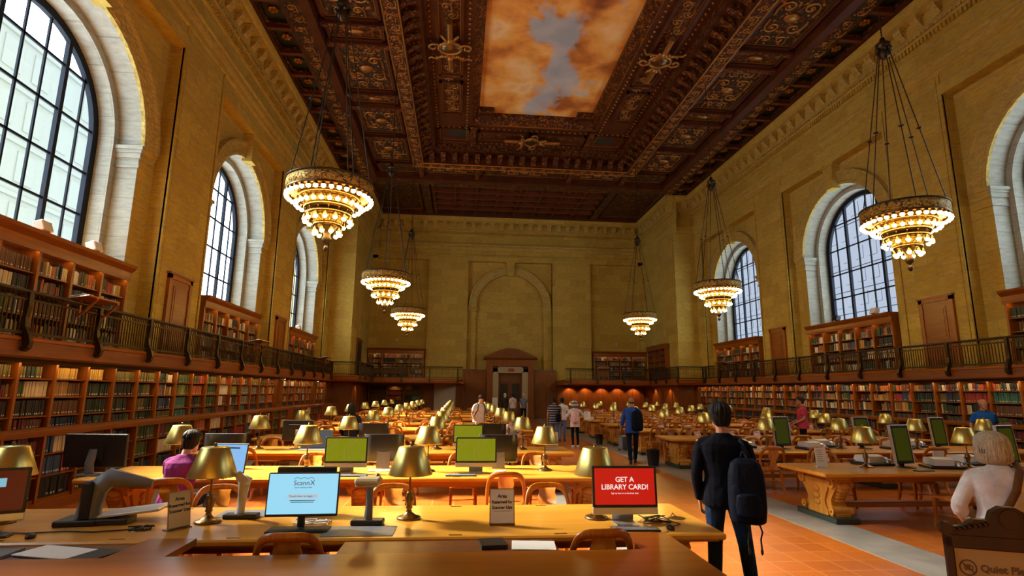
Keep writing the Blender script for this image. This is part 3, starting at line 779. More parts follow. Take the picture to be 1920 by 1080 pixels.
for s in (-1, 1):
    def fx(x): return -s*x if s > 0 else x     # mirrored for the right side
    G = [(fx(x), y) for x, y in GP]
    mb = MB()
    vs = []
    for d, z in FASC:
        vs += [Vector((fx(x), y, z)) for x, y in offs(GP, d)]
    n = len(GP); mb.add(vs, [(j*n+i, j*n+i+1, (j+1)*n+i+1, (j+1)*n+i) for j in range(len(FASC)-1) for i in range(n-1)], 0)
    # floor slab (three rectangles) and dark soffit
    for x0, x1, y0, y1 in ((-12.3, -10.79, Y0, 32.31), (-12.3, -9.31, 32.31, 41.3), (-9.31, -3.45, 37.31, 41.3)):
        a, b = sorted((fx(x0), fx(x1))); mb.box(a, b, y0, y1, 2.60, 2.745, 2); mb.box(a, b, y0+(.16 if y0 > 30 else 0), y1, 2.43, 2.60, 2)
    a, b = sorted((fx(-3.55), fx(-3.40))); mb.box(a, b, 37.3, 41.3, 2.40, 2.75, 0)
    struct(mb.build('gallery_'+('left' if s < 0 else 'right'), EM))
    segs = [(GP[0], GP[1], 'long'), (GP[1], GP[2], 'short'), (GP[2], GP[3], 'return'), (GP[3], GP[4], 'end')]
    for (p, q, kind) in segs:
        L = math.hypot(q[0]-p[0], q[1]-p[1]); wd = 'left' if s < 0 else 'right'
        lab = {'long': 'dark bronze gallery railing running along the %s wall above the bookcases' % wd, 'short': 'short dark gallery railing facing the hall at the %s end corner' % wd,
               'return': 'dark gallery railing running back to the end wall on the %s' % wd, 'end': 'dark gallery railing before the end wall, %s of the doorway' % wd}[kind]
        ang = math.atan2(q[1]-p[1], fx(q[0])-fx(p[0]))
        r = thing('gallery_railing', lab, 'railing', (fx(p[0]), p[1], 2.75), ang, 'gallery railings')
        fl = 1 if s < 0 else -1      # hall side is local -y for the left, +y for the right
        mb = MB(); mb.bbox(0, L, -.045, .045, .70, .76, .02, 0); mb.build('top_rail', [M['bronze']], r)
        mb = MB(); mb.box(0, L, -.03, .03, .03, .075, 0); mb.box(0, L, -.02, .02, .585, .61, 0); mb.build('bottom_rail', [M['bronze']], r)
        mb = MB(); n = max(2, int(L/.092))
        for i in range(n):
            x = L*(i+.5)/n; mb.box(x-.008, x+.008, -.009, .009, .07, .60, 0)
            mb.lathe([(.004, .28), (.017, .33), (.004, .38)], 5, (x, 0, 0), 0)
        mb.build('balusters', [M['bronze']], r)
        mb = MB(); n = max(2, int(L/.105))
        for i in range(n):
            x = L*(i+.5)/n; mb.tube([(x+.042*math.cos(a), 0, .655+.042*math.sin(a)) for a in [2*PI*j/8 for j in range(8)]], .008, 4, 0, closed=True)
        mb.build('scroll_frieze', [M['bronze']], r)
        st = 1.84; x = (9.78-Y0) % st if kind == 'long' else 0.0
        P = [(-.02, .75), (.05, .73), (.055, .5), (.035, .3), (.05, .15), (.12, .02), (.16, -.10), (.14, -.20), (.07, -.26), (.02, -.22), (.05, -.14), (.03, -.05), (-.02, 0)]
        pm = MB(); k_ = len(P)
        vs = [Vector((xx, -fl*a, b)) for xx in (-.045, .045) for a, b in P]
        pm.add(vs, [tuple(range(k_)), tuple(range(k_, 2*k_))]+[(j, (j+1) % k_, k_+(j+1) % k_, k_+j) for j in range(k_)], 0)
        pme = pm.mesh('post', [M['bronze']])
        while x <= L+.01:
            link('post', pme, r, (x, 0, 0)); x += st
# ------------------------------------------------------------------ bookcases and books
BOOKS = []
PAL = dict(green=(.045, .075, .018), dgreen=(.018, .032, .016), olive=(.13, .10, .018), tan=(.32, .17, .04), gold=(.52, .31, .05), brown=(.12, .05, .02), black=(.016, .014, .012), dgrey=(.04, .038, .036),
           red=(.30, .03, .018), dred=(.14, .02, .014), orange=(.42, .10, .02), cream=(.62, .50, .30), white=(.70, .66, .54), blue=(.03, .07, .15), navy=(.016, .024, .06), teal=(.04, .16, .12), grey=(.17, .17, .16), lime=(.22, .27, .04), mint=(.16, .30, .20))
CN = dict(green='green', dgreen='dark green', olive='olive', tan='tan', gold='golden yellow', brown='brown', black='black', dgrey='dark grey', red='red', dred='dark red', orange='orange', cream='cream', white='white', blue='blue', navy='navy blue', teal='teal', grey='grey', lime='lime green', mint='mint green')
DARK = ['black', 'dgrey', 'dgreen', 'brown', 'navy', 'olive', 'dred', 'green']; MIX = DARK+['tan', 'orange', 'cream', 'red', 'tan', 'gold', 'white', 'grey', 'blue', 'cream', 'orange']
def fill(s, u0, u1, zb, hmax, df, style, where, row, bay, dirn=1):
    """fill one shelf between u0 and u1 (along the wall) with upright books"""
    u = u0+.015; i = 0; end = u1-.02
    if RND.random() < .25: end -= RND.uniform(.05, .25)
    if isinstance(style, str): style = [style]
    runs = style; tot = end-u; k_ = 0; nrun = len(runs)
    mixrun = runs == ['mix'] or runs == ['dark']
    pool = MIX if runs == ['mix'] else DARK
    bound = [u+tot*(j+1)/nrun for j in range(nrun)]
    setc = None; left = 0
    while True:
        if mixrun:
            if left <= 0: setc = RND.choice(pool); left = RND.choice([1, 1, 2, 3, 5]); seth = RND.uniform(.68, .97)*hmax; setw = RND.uniform(.028, .055)
            left -= 1; c = setc; th = setw*RND.uniform(.85, 1.15); h = seth*RND.uniform(.97, 1.03)
        else:
            while k_ < nrun-1 and u > bound[k_]: k_ += 1
            c = runs[k_]; th = (.045 if c in ('cream', 'white') else .040)*RND.uniform(.93, 1.07); h = hmax*(.86+.10*((hash_(where, row, bay, k_)) % 7)/7)*RND.uniform(.985, 1.015)
        if u+th > end: break
        i += 1
        BOOKS.append(dict(s=s, u0=u, u1=u+th-.002, z=zb+.0012, h=min(h, hmax), d=df+RND.uniform(.0, .03), c=c, where=where, row=row, bay=bay, i=i, lab=RND.random() < (.75 if not mixrun else .5)))
        u += th
def hash_(*a):
    v = 7
    for x in a:
        for ch in str(x): v = (v*31+ord(ch)) % 1000003
    return v
def unit(s, ya, yb, nb, label, bay0, styles, name='bookcase'):
    """built-in wall unit: shelves above a projecting base of shelves"""
    mp = side(s); r = thing(name, label, 'bookcase', (0, 0, 0), 0, 'wall bookcases')
    W = (yb-ya)/nb; T = .022
    mb = MB()
    ya, yb = ya+.002, yb-.002; lbox(mb, mp, ya, yb, 11.72, 11.76, 0, 2.42, 2); lbox(mb, mp, ya, yb, 11.05, 11.09, 0, 1.14, 2)
    mb.build('back_panel', EM, r)
    mb = MB(); lbox(mb, mp, ya, yb, 10.64, 11.74, 1.14, 1.19, 0); lbox(mb, mp, ya, yb, 10.66, 10.70, 1.10, 1.14, 0); mb.build('ledge', EM, r)
    mb = MB(); lbox(mb, mp, ya, yb, 11.20, 11.76, 2.355, 2.44, 0); lbox(mb, mp, ya, yb, 11.12, 11.16, 2.335, 2.43, 1); mb.build('cornice', EM, r)
    for z in (1.405, 1.747, 2.08):
        mb = MB(); lbox(mb, mp, ya, yb, 11.31, 11.73, z-T, z, 0); mb.build('shelf', EM, r)
    for z in (.06, .43, .80):
        mb = MB(); lbox(mb, mp, ya, yb, 10.71, 11.06, z-(T if z > .1 else .06), z, 0); mb.build('lower_shelf', EM, r)
    for i in range(nb+1):
        y = ya+W*i; mb = MB(); a, b = (y-.03 if i else y+.002), (y+.03 if i < nb else y-.002)
        lbox(mb, mp, a, b, 11.28, 11.74, 1.19, 2.36, 0); lbox(mb, mp, a, b, 10.68, 11.08, 0, 1.14, 0)
        mb.build('upright', [M['cwood']], r)
    mb = MB(); lbox(mb, mp, ya+.05, yb-.05, 11.185, 11.225, 2.346, 2.354, 0); mb.build('light_strip', [LIT], r)
    for i in range(nb):
        a, b = ya+W*i+.03, ya+W*(i+1)-.03; bb = bay0+i
        st = styles(bb)
        for rr, z, h in ((1, 2.08, .235), (2, 1.747, .30), (3, 1.405, .305), (4, 1.19, .175)): fill(s, a, b, z, h, 11.34, st[rr-1], 'wall', rr, bb)
        for rr, z, h in ((5, .80, .31), (6, .43, .33), (7, .06, .33)): fill(s, a, b, z, h, 10.74, st[rr-1], 'wall', rr, bb)
LS = [['olive', 'dark', 'black', 'dark'], [['olive', 'dgreen', 'olive'], ['green', 'cream', 'cream', 'cream'], 'black', ['dred', 'brown']], ['gold', ['tan', 'tan', 'brown', 'brown'], 'brown', 'navy'], ['gold', 'dgreen', 'dgreen', 'dark'], ['olive', 'black', 'dgreen', 'dark'],
      ['olive', ['dgreen', 'olive'], ['olive', 'dgreen'], 'dgreen'], ['mix', 'mix', 'mix', 'olive'], ['green', ['olive', 'lime', 'olive'], 'teal', 'teal'], [['green', 'brown', 'red'], 'orange', ['dred', 'dgreen', 'brown'], 'dark'], [['green', 'olive'], 'green', 'green', 'dark'], ['mix', 'white', ['white', 'dred'], 'dred'],
      ['brown', 'lime', 'mix', 'dark'], [['orange', 'orange', 'dgreen'], 'grey', 'grey', 'teal'], ['olive', 'grey', 'brown', 'navy'], ['dark', 'mix', 'grey', 'navy'], ['brown', 'mix', 'orange', 'dark']]
LOWS = [['dark', 'dark', 'dark'], ['dark', 'red', 'black'], [['blue', 'cream', 'red'], ['blue', 'blue', 'red'], 'black'], ['dred', 'dark', 'dark'], ['mix', ['orange', 'dred'], 'dark'], ['green', 'green', 'dark'], [['dred', 'green'], 'cream', 'dark'], ['green', 'dred', 'dark'], ['orange', 'cream', 'dark'], ['cream', 'blue', 'dark']]
NB0 = 2      # first bay wholly off the frame
def lstyle(b):
    k_ = b-NB0-1
    up = LS[k_] if 0 <= k_ < len(LS) else ['mix', 'mix', 'mix', 'dark']
    lo = LOWS[(k_+1) % len(LOWS)] if k_ >= -1 else ['dark']*3
    return up+lo
def rstyle(b):
    sp = {2: [['olive', 'dark'][0], 'mix', 'dred', 'dark'], 3: ['mix', 'teal', 'brown', 'dark'], 4: ['mix', 'red', ['dred', 'dred', 'black', 'cream'], 'dark'], 5: ['mix', ['dgrey', 'navy', 'olive'], 'mix', 'dark'], 6: ['mix', 'dgreen', 'dgreen', 'dark']}
    return sp.get(b, ['mix', 'mix', 'mix', 'dark'])+['dark', 'dark', 'dark']
for i, (a, b, n, lb) in enumerate(((7.74, 13.26, 6, 'tall walnut wall bookcase at the left edge, full of bound volumes'), (13.26, 18.78, 6, 'walnut wall bookcase on the left, behind the nearest left desks'), (18.78, 24.30, 6, 'walnut wall bookcase on the left, ending at the first wooden pilaster'),
        (25.15, 30.15, 5, 'walnut bookcase on the left between two wooden pilasters, mixed books'), (30.95, 32.8, 2, 'narrow walnut bookcase on the left, last before the corner'))):
    unit(-1, a, b, n, lb, 1+6*i if i < 3 else (19 if i == 3 else 24), lstyle)
for i in range(4):
    unit(1, 33.98-5.52*(4-i), 33.98-5.52*(3-i), 6, ['walnut wall bookcase at the right edge, beside the man in the blue polo', 'walnut wall bookcase on the right, second from the right edge', 'walnut wall bookcase on the right, third from the right edge', 'walnut wall bookcase on the right, last before the corner'][i], 1+6*i, rstyle)
# wooden pilasters and panels between and beyond the bookcases
for s, spans in ((-1, ((24.3, 25.15), (30.15, 30.95), (32.8, 35.0))), (1, ((33.98, 35.0),))):
    mb = MB(); mp = side(s)
    for a, b in spans:
        lbox(mb, mp, a+.04, b-.04, 10.7, 11.8, 0, 1.18, 0); lbox(mb, mp, a+.04, b-.04, 11.22, 11.8, 1.18, 2.42, 0); lbox(mb, mp, a+.15, b-.15, 11.19, 11.25, 1.4, 2.25, 0)
    lbox(mb, mp, 34.9, 41.3, 10.15, 10.4, 0, 2.44, 0)
    for y in (35.6, 37.4, 39.2):
        lbox(mb, mp, y, y+1.3, 10.11, 10.2, .3, 2.2, 0)
    lbox(mb, mp, 34.55, 34.9, 10.15, 11.9, 0, 2.44, 0)
    struct(mb.build('wall_panelling_'+('left' if s < 0 else 'right'), [M['panel']]))
def gallery_case(s, uc, label, nb=5, hw=2.45, mp=None, df=12.0, rows=((4.13, .33), (3.74, .33), (3.30, .36), (2.86, .36)), where='gallery', D2=.36, ang=0):
    mp = mp or side(s); r = thing('gallery_bookcase', label, 'bookcase', group='gallery bookcases'); W = 2*hw/nb
    mb = MB(); lbox(mb, mp, uc-hw, uc+hw, df+D2, df+D2+.03, 2.75, 4.60, 2); mb.build('back_panel', EM, r)
    mb = MB(); ledge(mb, mp, uc-hw-.06, uc+hw+.06, [(df+.42, 4.58), (df-.02, 4.58), (df-.02, 4.55), (df-.05, 4.55), (df-.06, 4.64), (df-.06, 4.76), (df-.10, 4.80), (df-.16, 4.86), (df-.18, 4.93), (df+.44, 4.93)], 0); mb.build('cornice', EM, r)
    for z, h in rows:
        mb = MB(); lbox(mb, mp, uc-hw, uc+hw, df+.02, df+D2, z-.024, z, 0); mb.build('shelf', EM, r)
    mb = MB(); lbox(mb, mp, uc-hw, uc+hw, df, df+D2, 2.75, 2.84, 0); mb.build('plinth', EM, r)
    for i in range(nb+1):
        mb = MB(); y = uc-hw+W*i; lbox(mb, mp, y-.035, y+.035, df-.02, df+D2, 2.75, 4.58, 0); mb.build('upright', [M['cwood']], r)
    for i in range(nb):
        a, b = uc-hw+W*i+.035, uc-hw+W*(i+1)-.035
        mb = MB(); lbox(mb, mp, a, b, df-.005, df+.02, 4.570, 4.579, 0); mb.build('light_strip', [LIT], r)
        for k_, (z, h) in enumerate(rows):
            st = 'mix' if RND.random() < .75 else RND.choice([['dgreen'], ['olive'], ['brown', 'dark'][0:1], ['cream', 'black']])
            fill(s, a, b, z, h, df+.04, st, where, k_+1, i+1)
for s in (-1, 1):
    for uc, nm in ((12.0, 'nearest the camera'), (21.2, 'under the middle window'), (30.4, 'under the farthest window')):
        gallery_case(s, uc, 'walnut gallery bookcase on the %s wall, %s, glowing light under its cornice' % ('left' if s < 0 else 'right', nm), where='gallery%d_%d' % (s, round(uc)))
for s in (-1, 1):
    gallery_case(0, s*8.25, 'walnut gallery bookcase on the end wall, %s of the doorway' % ('left' if s < 0 else 'right'), 4, 1.95, mp=lambda u, d, z: Vector((u, d-12.0+40.75, z)), rows=((4.24, .29), (3.88, .29), (3.52, .29), (3.16, .29), (2.84, .26)), where='end%d' % s)
def book_verts(b, org=None):
    s = b['s']; z0, z1 = b['z'], b['z']+b['h']; f = b['d']; bk = f+.20
    if s == 0: mp = lambda u, d, z: Vector((u, d-12.0+40.75, z))
    else: mp = side(s)
    u0, u1 = b['u0'], b['u1']; g = (u1-u0)*.22; r_ = .006
    zl0, zl1 = z0+b['h']*.10, z0+b['h']*.20
    vs = []
    for z in (z0, zl0, zl1, z1): vs += [mp(u0, bk, z), mp(u0, f+r_, z), mp(u0+g, f, z), mp(u1-g, f, z), mp(u1, f+r_, z), mp(u1, bk, z)]
    if org is not None: vs = [v-org for v in vs]
    fs = []; cs = []; c = PAL[b['c']]; k_ = .8+.4*((hash_(b['u0'], b['z'])) % 100)/100; c = tuple(x*k_ for x in c)
    for j in range(3):
        for i in range(5):
            fs.append((j*6+i, j*6+i+1, j*6+6+i+1, j*6+6+i)); cs.append((.62, .58, .48) if (j == 1 and i == 2 and b['lab']) else c)
    fs.append((18, 19, 20, 21, 22, 23)); cs.append((.5, .44, .32))
    return vs, fs, cs
def project(p):
    v = p-CAM; z = v.dot(_f)
    return (960+FPX*v.dot(_r)/z, 540-FPX*v.dot(_u)/z) if z > .1 else None
for b in BOOKS:
    s = b['s']; mp = side(s) if s else (lambda u, d, z: Vector((u, d-12.0+40.75, z)))
    q0 = project(mp(b['u0'], b['d'], b['z'])); q1 = project(mp(b['u1'], b['d'], b['z']+b['h']))
    b['a'] = 0
    if q0 and q1 and -2 < q0[0] < 1922 and -2 < q1[0] < 1922 and -2 < q0[1] < 1070: b['a'] = abs(q0[0]-q1[0])*abs(q0[1]-q1[1])
    if b['where'] == 'wall' and s < 0 and b['row'] > 4 and q0 and q0[0] < 60: b['a'] *= .01
BOOKS.sort(key=lambda b: -b['a'])
fb = min((b['bay'] for b in BOOKS if b['where'] == 'wall' and b['s'] < 0 and b['a'] > 0), default=1)
rb = min((b['bay'] for b in BOOKS if b['where'] == 'wall' and b['s'] > 0 and b['a'] > 0), default=1)
ROWN = ['', 'top', 'second', 'third', 'fourth', 'fifth', 'sixth', 'lowest']
for k_, b in enumerate(BOOKS[:300]):
    s = b['s']; mp = side(s) if s else (lambda u, d, z: Vector((u, d-12.0+40.75, z)))
    org = mp(b['u0'], b['d'], b['z']); vs, fs, cs = book_verts(b, org); mb = MB()
    for f, c in zip(fs, cs): mb.add([], [], 0)
    mb.v = [tuple(v) for v in vs]; mb.f = [list(f) for f in fs]; mb.mi = [0]*len(fs); mb.sm = [False]*len(fs); mb.col = cs
    o = mb.build('book', [M['book']], None, org)
    if b['where'] == 'wall':
        bay = ORD[b['bay']-(fb if s < 0 else rb)+1]
        lb = '%s book, %s along the %s shelf, %s bay from the %s edge' % (CN[b['c']], ORD[b['i']], ROWN[b['row']], bay, 'left' if s < 0 else 'right')
        g = 'bound volumes on the wall shelves'
    else:
        wn = {'gallery-1_12': 'leftmost window', 'gallery-1_21': 'second left window', 'gallery-1_30': 'third left window', 'gallery1_12': 'rightmost window', 'gallery1_21': 'middle right window', 'gallery1_30': 'far right window'}.get(b['where'], 'end wall')
        lb = '%s book, %s along the %s gallery shelf, %s bay below the %s' % (CN[b['c']], ORD[b['i']], ROWN[b['row']], ORD[b['bay']], wn); g = 'books on the gallery shelves'
    tag(o, lb, 'book', g)
mb = MB()
for b in BOOKS[300:]:
    vs, fs, cs = book_verts(b); o_ = len(mb.v); mb.v += [tuple(v) for v in vs]
    for f, c in zip(fs, cs): mb.f.append([o_+i for i in f]); mb.mi.append(0); mb.sm.append(False); mb.col.append(c)
tag(mb.build('books', [M['book']]), 'rows of smaller bound books filling the distant wall and gallery shelves', 'books', kind='stuff')
# ------------------------------------------------------------------ reading tables
TZ = .76; TW = .65; TLEN = 7.25
def pedestal(mb, foot):
    """lyre-shaped carved trestle end, width along y, thickness along x"""
    prof = [(.46, .655), (.47, .60), (.44, .52), (.36, .42), (.29, .32), (.30, .24), (.38, .18), (.40, .12), (.40, .08)]
    P = [(y, z) for y, z in prof]+[(-y, z) for y, z in prof[::-1]]
    mb.prism(P, lambda p, t_: Vector((t_, p[0], p[1])), -.12, .12, 0)
    Q = [(y*.62, .12+(z-.12)*.92) for y, z in P]
    mb.prism(Q, lambda p, t_: Vector((t_, p[0], p[1])), -.15, .15, 0)
    for sy in (-1, 1):
        for cy, cz, r in ((.37, .585, .085), (.345, .165, .06)):
            n = 14; vs = [Vector((x, sy*cy+r*math.cos(2*PI*i/n), cz+r*math.sin(2*PI*i/n))) for x in (-.17, .17) for i in range(n)]
            mb.add(vs, [tuple(range(n)), tuple(range(n, 2*n))]+[(i, (i+1) % n, n+(i+1) % n, n+i) for i in range(n)], 0)
            for x in (-.175, .175): mb.ball((x, sy*cy, cz), r*.45, 0, 8, 4)
        # leaf carving down the scroll
        for j in range(5): mb.ball((0, sy*(.46-.035*j-(.0 if j < 2 else .01)), .55-.06*j), .06-.005*j, 0, 8, 5, (1.9, .7, 1))
    for x in (-.155, .155):
        for z in (.25, .35, .45): mb.ball((x, 0, z), .06, 0, 8, 5, (.3, 1.4, .8))
    mb.bbox(-.17, .17, -.48, .48, .645, .69, .01, 0)
    foot.bbox(-.20, .20, -.50, .50, 0, .085, .012, 0)
def make_table():
    r = thing('reading_table', '-', 'table', group='long oak reading tables')
    mb = MB(); hx = TLEN/2
    mb.bbox(-hx, hx, -TW, TW, .705, TZ, .014, 0); mb.box(-hx+.05, hx-.05, -TW+.05, TW-.05, .685, .706, 1)
    mb.build('tabletop', [M['oak'], M['oakedge']], r)
    mb = MB(); mb.bbox(-hx+.55, hx-.55, -.42, .42, .60, .69, .01, 0); mb.build('apron', [M['oakedge']], r)
    pm, fm = MB(), MB(); pedestal(pm, fm); pme = pm.mesh('pedestal', [M['carveoak']]); fme = fm.mesh('foot', [M['gmarble']])
    for x in (-hx+.42, 0, hx-.42):
        p = link('pedestal', pme, r, (x, 0, 0)); link('foot', fme, p)
    mb = MB(); mb.bbox(-hx+.5, hx-.5, -.07, .07, .16, .24, .01, 0); mb.build('stretcher', [M['oakedge']], r)
    ins = MB(); ins.box(-.055, .055, -.012, .012, 0, .0025, 0); ime = ins.mesh('number_plate', [M['brassd']])
    for i in range(8):
        for sy in (-1, 1): link('number_plate', ime, r, (-hx+.55+.88*i, sy*(TW-.07), TZ))
    return r
TB = make_table()
ROWY = [5.48+3.15*k_ for k_ in range(10)]
RROWY = {k_: 8.88+3.07*(k_-1) for k_ in range(1, 10)}
XL, XR = -1.35-TLEN/2, 1.85+TLEN/2
TABLES = {}
first = True
for k_ in range(10):
    for s in (-1, 1):
        if s > 0 and k_ == 0: continue
        x = XL if s < 0 else XR; y = ROWY[k_] if s < 0 else RROWY[k_]
        if s < 0: lb = 'long oak reading table left of the aisle, %s row from the front' % ORD[k_+1]
        else: lb = 'long oak reading table right of the aisle, %s row from the front' % ORD[k_]
        if first: TB.location = (x, y, 0); TB['label'] = lb; t_ = TB; first = False
        else: t_ = copy_tree(TB, (x, y, 0), 0, lb)
        TABLES[(s, k_)] = t_
# ------------------------------------------------------------------ lamps
def make_lamp():
    r = thing('table_lamp', '-', 'lamp', group='brass reading lamps')
    mb = MB(); mb.lathe([(.108, 0), (.112, .010), (.105, .020), (.07, .030), (.045, .046), (.030, .060), (.022, .085), (.034, .10), (.026, .115), (.040, .15), (.044, .185), (.030, .215), (.036, .225), (.020, .24)], 24, m=0); mb.build('base', [M['brassd']], r)
    mb = MB(); mb.lathe([(.014, .235), (.009, .27), (.009, .50), (.013, .51), (.009, .52), (.009, .66)], 10, m=0); mb.build('stem', [M['brassd']], r)
    mb = MB(); mb.lathe([(.198, .398), (.204, .394), (.206, .402), (.120, .640), (.112, .648), (.02, .655)], 32, m=0); mb.lathe([(.200, .400), (.112, .642)], 32, m=0); mb.build('lamp_shade', [M['brass']], r)
    mb = MB(); mb.lathe([(.022, .652), (.012, .664), (.016, .674), (.010, .684), (.001, .690)], 10, m=0); mb.build('finial', [M['brassd']], r)
    return r
LP = make_lamp(); first = True
for (s, k_), t_ in TABLES.items():
    for i in range(4):
        x = (-2.33-1.757*i) if s < 0 else (3.05+1.757*i)
        lb = 'brass reading lamp %s the aisle on the %s row of tables %s of it' % (['nearest', 'second from', 'third from', 'farthest from'][i], ORD[k_+1] if s < 0 else ORD[k_], 'left' if s < 0 else 'right')
        loc = (x, t_.location.y+(.04 if (i+k_) % 2 else -.03), TZ)
        if first: LP.location = loc; LP['label'] = lb; first = False
        else: copy_tree(LP, loc, RND.uniform(-1, 1), lb)
# ------------------------------------------------------------------ chairs
def make_chair():
    """armless reading-room chair: bowed hoop back with a vase splat; faces +y"""
    r = thing('reading_chair', '-', 'chair', group='oak hoop-back chairs')
    mb = MB(); n = 20
    out = []
    for i in range(n):
        a = 2*PI*i/n; c, s_ = math.cos(a), math.sin(a); e = .75
        out.append((.235*math.copysign(abs(c)**e, c)*(1+.10*s_), .02+.225*math.copysign(abs(s_)**e, s_)))
    for z0, z1, k0, k1 in ((.405, .43, .93, .97), (.43, .452, 1.0, 1.0), (.452, .46, 1.0, .95)):
        mb.loft([[Vector((x*k0, y*k0, z0)) for x, y in out], [Vector((x*k1, y*k1, z1)) for x, y in out]], 0, False)
    mb.lathe([(.001, .452), (.19, .456), (.2, .462)], 16, (0, .02, .002), 0)
    mb.build('seat', [M['chair']], r)
    P = []
    for t_ in [i/40 for i in range(41)]:
        # superellipse hoop, leaning back
        a = PI*(1-t_); c, s_ = math.cos(a), math.sin(a)
        x = .245*math.copysign(abs(c)**.42, c); h = abs(s_)**.55
        z = .43+.45*h; y = -.19-.10*h-.055*(1-(x/.245)**2)*h
        P.append((x, y, z))
    mb = MB(); mb.sweep(P, [(-.030, -.013), (.030, -.013), (.034, 0), (.030, .013), (-.030, .013), (-.034, 0)], up=(0, 1, 0), m=0, scale=[.62+.42*math.sin(PI*i/40)**2 for i in range(41)]); mb.build('back_frame', [M['chair']], r)
    V = [(.055, .45), (.06, .50), (.045, .55), (.05, .62), (.095, .70), (.105, .76), (.09, .81), (.10, .86)]
    mb = MB(); vs = []
    for sgn in (-.008, .008):
        for w_, z in V:
            h = min(1, (z-.43)/.45); y = -.20-.135*h
            vs += [Vector((-w_, y+sgn, z)), Vector((w_, y+sgn, z))]
    k_ = 2*len(V); fs = []
    for j in range(len(V)-1):
        for b in (0, k_): fs.append((b+2*j, b+2*j+1, b+2*j+3, b+2*j+2))
        for e in (0, 1): fs.append((2*j+e, 2*j+2+e, k_+2*j+2+e, k_+2*j+e))
    mb.add(vs, fs, 0, True); mb.build('splat', [M['chair']], r)
    for sx in (-1, 1):
        for sy, path in ((1, [(.19, .19, .42), (.195, .20, .30), (.20, .205, .15), (.205, .22, 0)]), (-1, [(.185, -.17, .43), (.19, -.18, .28), (.195, -.21, .13), (.20, -.26, 0)])):
            mb = MB(); mb.sweep([(sx*x, y, z) for x, y, z in path], [(-.022, -.022), (.022, -.022), (.022, .022), (-.022, .022)], up=(0, 1, 0), m=0, smooth=False, scale=[1.15, 1.0, .85, .72]); mb.build('leg', [M['chair']], r)
    mb = MB()
    for sx in (-1, 1): mb.tube([(sx*.195, .195, .2), (sx*.193, -.19, .2)], .011, 6)
    mb.tube([(-.195, 0, .2), (.195, 0, .2)], .011, 6); mb.build('stretcher', [M['chair']], r)
    return r
CHR = make_chair(); first = True; CHAIRS = []
def chair(x, y, rz, lb):
    global first
    if first: CHR.location = (x, y, 0); CHR.rotation_euler = (0, 0, rz); CHR['label'] = lb; first = False; return CHR
    return copy_tree(CHR, (x, y, 0), rz, lb)
# near rows placed one by one: (row, side of table, x list)
NEAR = {(-1, 0, 'near'): [-4.86, -2.55], (-1, 0, 'far'): [-6.15, -4.35, -2.63], (-1, 1, 'near'): [-6.98, -3.00], (-1, 1, 'far'): [-5.95, -4.62, -3.55, -2.30],
        (-1, 3, 'far'): [-2.25, -3.7, -4.6, -5.5, -6.5], (-1, 2, 'near'): [-7.45, -4.6], (-1, 2, 'far'): [-7.65, -6.2, -4.9, -2.2], (1, 1, 'near'): [3.75], (1, 1, 'far'): [3.05, 4.55], (1, 2, 'near'): [2.6, 3.55, 6.0], (1, 2, 'far'): [3.3, 5.6, 6.8]}
for (s, k_), t_ in TABLES.items():
    ty = t_.location.y
    for sd, sg in (('near', -1), ('far', 1)):
        key = (s, k_, sd)
        if key in NEAR: xs_ = sorted(NEAR[key], key=lambda v: abs(v))
        else:
            xs_ = [(-1.95-.905*i) if s < 0 else (2.45+.905*i) for i in range(8)]
            xs_ = [x+RND.uniform(-.08, .08) for x in xs_ if RND.random() < .86]
        for i, x in enumerate(xs_):
            back = TW+RND.uniform(.12, .22) if k_ > 0 else TW+.10
            y = ty+sg*back
            if key == (1, 1, 'near'): y = ty-TW-.22
            if key == (-1, 1, 'near') and i == 1: y = 7.36
            lb = 'oak chair, %s from the aisle, %s side of the %s table %s of it' % (ORD[i+1], sd, ORD[k_+1] if s < 0 else ORD[k_], 'left' if s < 0 else 'right')
            chair(x, y, (0 if sg < 0 else PI)+RND.uniform(-.09, .09)+(.25 if key == (1, 1, 'near') else 0), lb)
# ------------------------------------------------------------------ front desk (joins the first table)
mb = MB(); DZ = .79
r = thing('service_desk', 'red-brown wooden desk across the bottom of the picture with two arms reaching the first table', 'desk')
poly = [(-9.6, 2.55), (-1.93, 2.55), (-1.91, 4.78), (-2.27, 4.78), (-2.27, 4.29), (-5.64, 4.29), (-5.64, 4.78), (-5.99, 4.78), (-6.03, 4.28), (-9.6, 4.28)]
mb.prism(poly, lambda p, t_: Vector((p[0], p[1], t_)), DZ-.05, DZ, 0); mb.build('desktop', [M['desk']], r)
mb = MB()
mb.box(-9.5, -2.02, 2.7, 2.74, 0, .74, 0); mb.box(-2.06, -2.02, 2.7, 4.7, 0, .74, 0); mb.box(-9.5, -2.1, 4.02, 4.05, .1, .74, 0); mb.build('desk_panels', [M['dwood']], r)
for x0, x1 in ((-9.4, -6.06), (-4.52, -2.86)):
    mb = MB(); mb.box(x0, x1, 4.31, 4.79, .733, .745, 0); mb.build('pull_out_shelf', [M['dwood']], r)
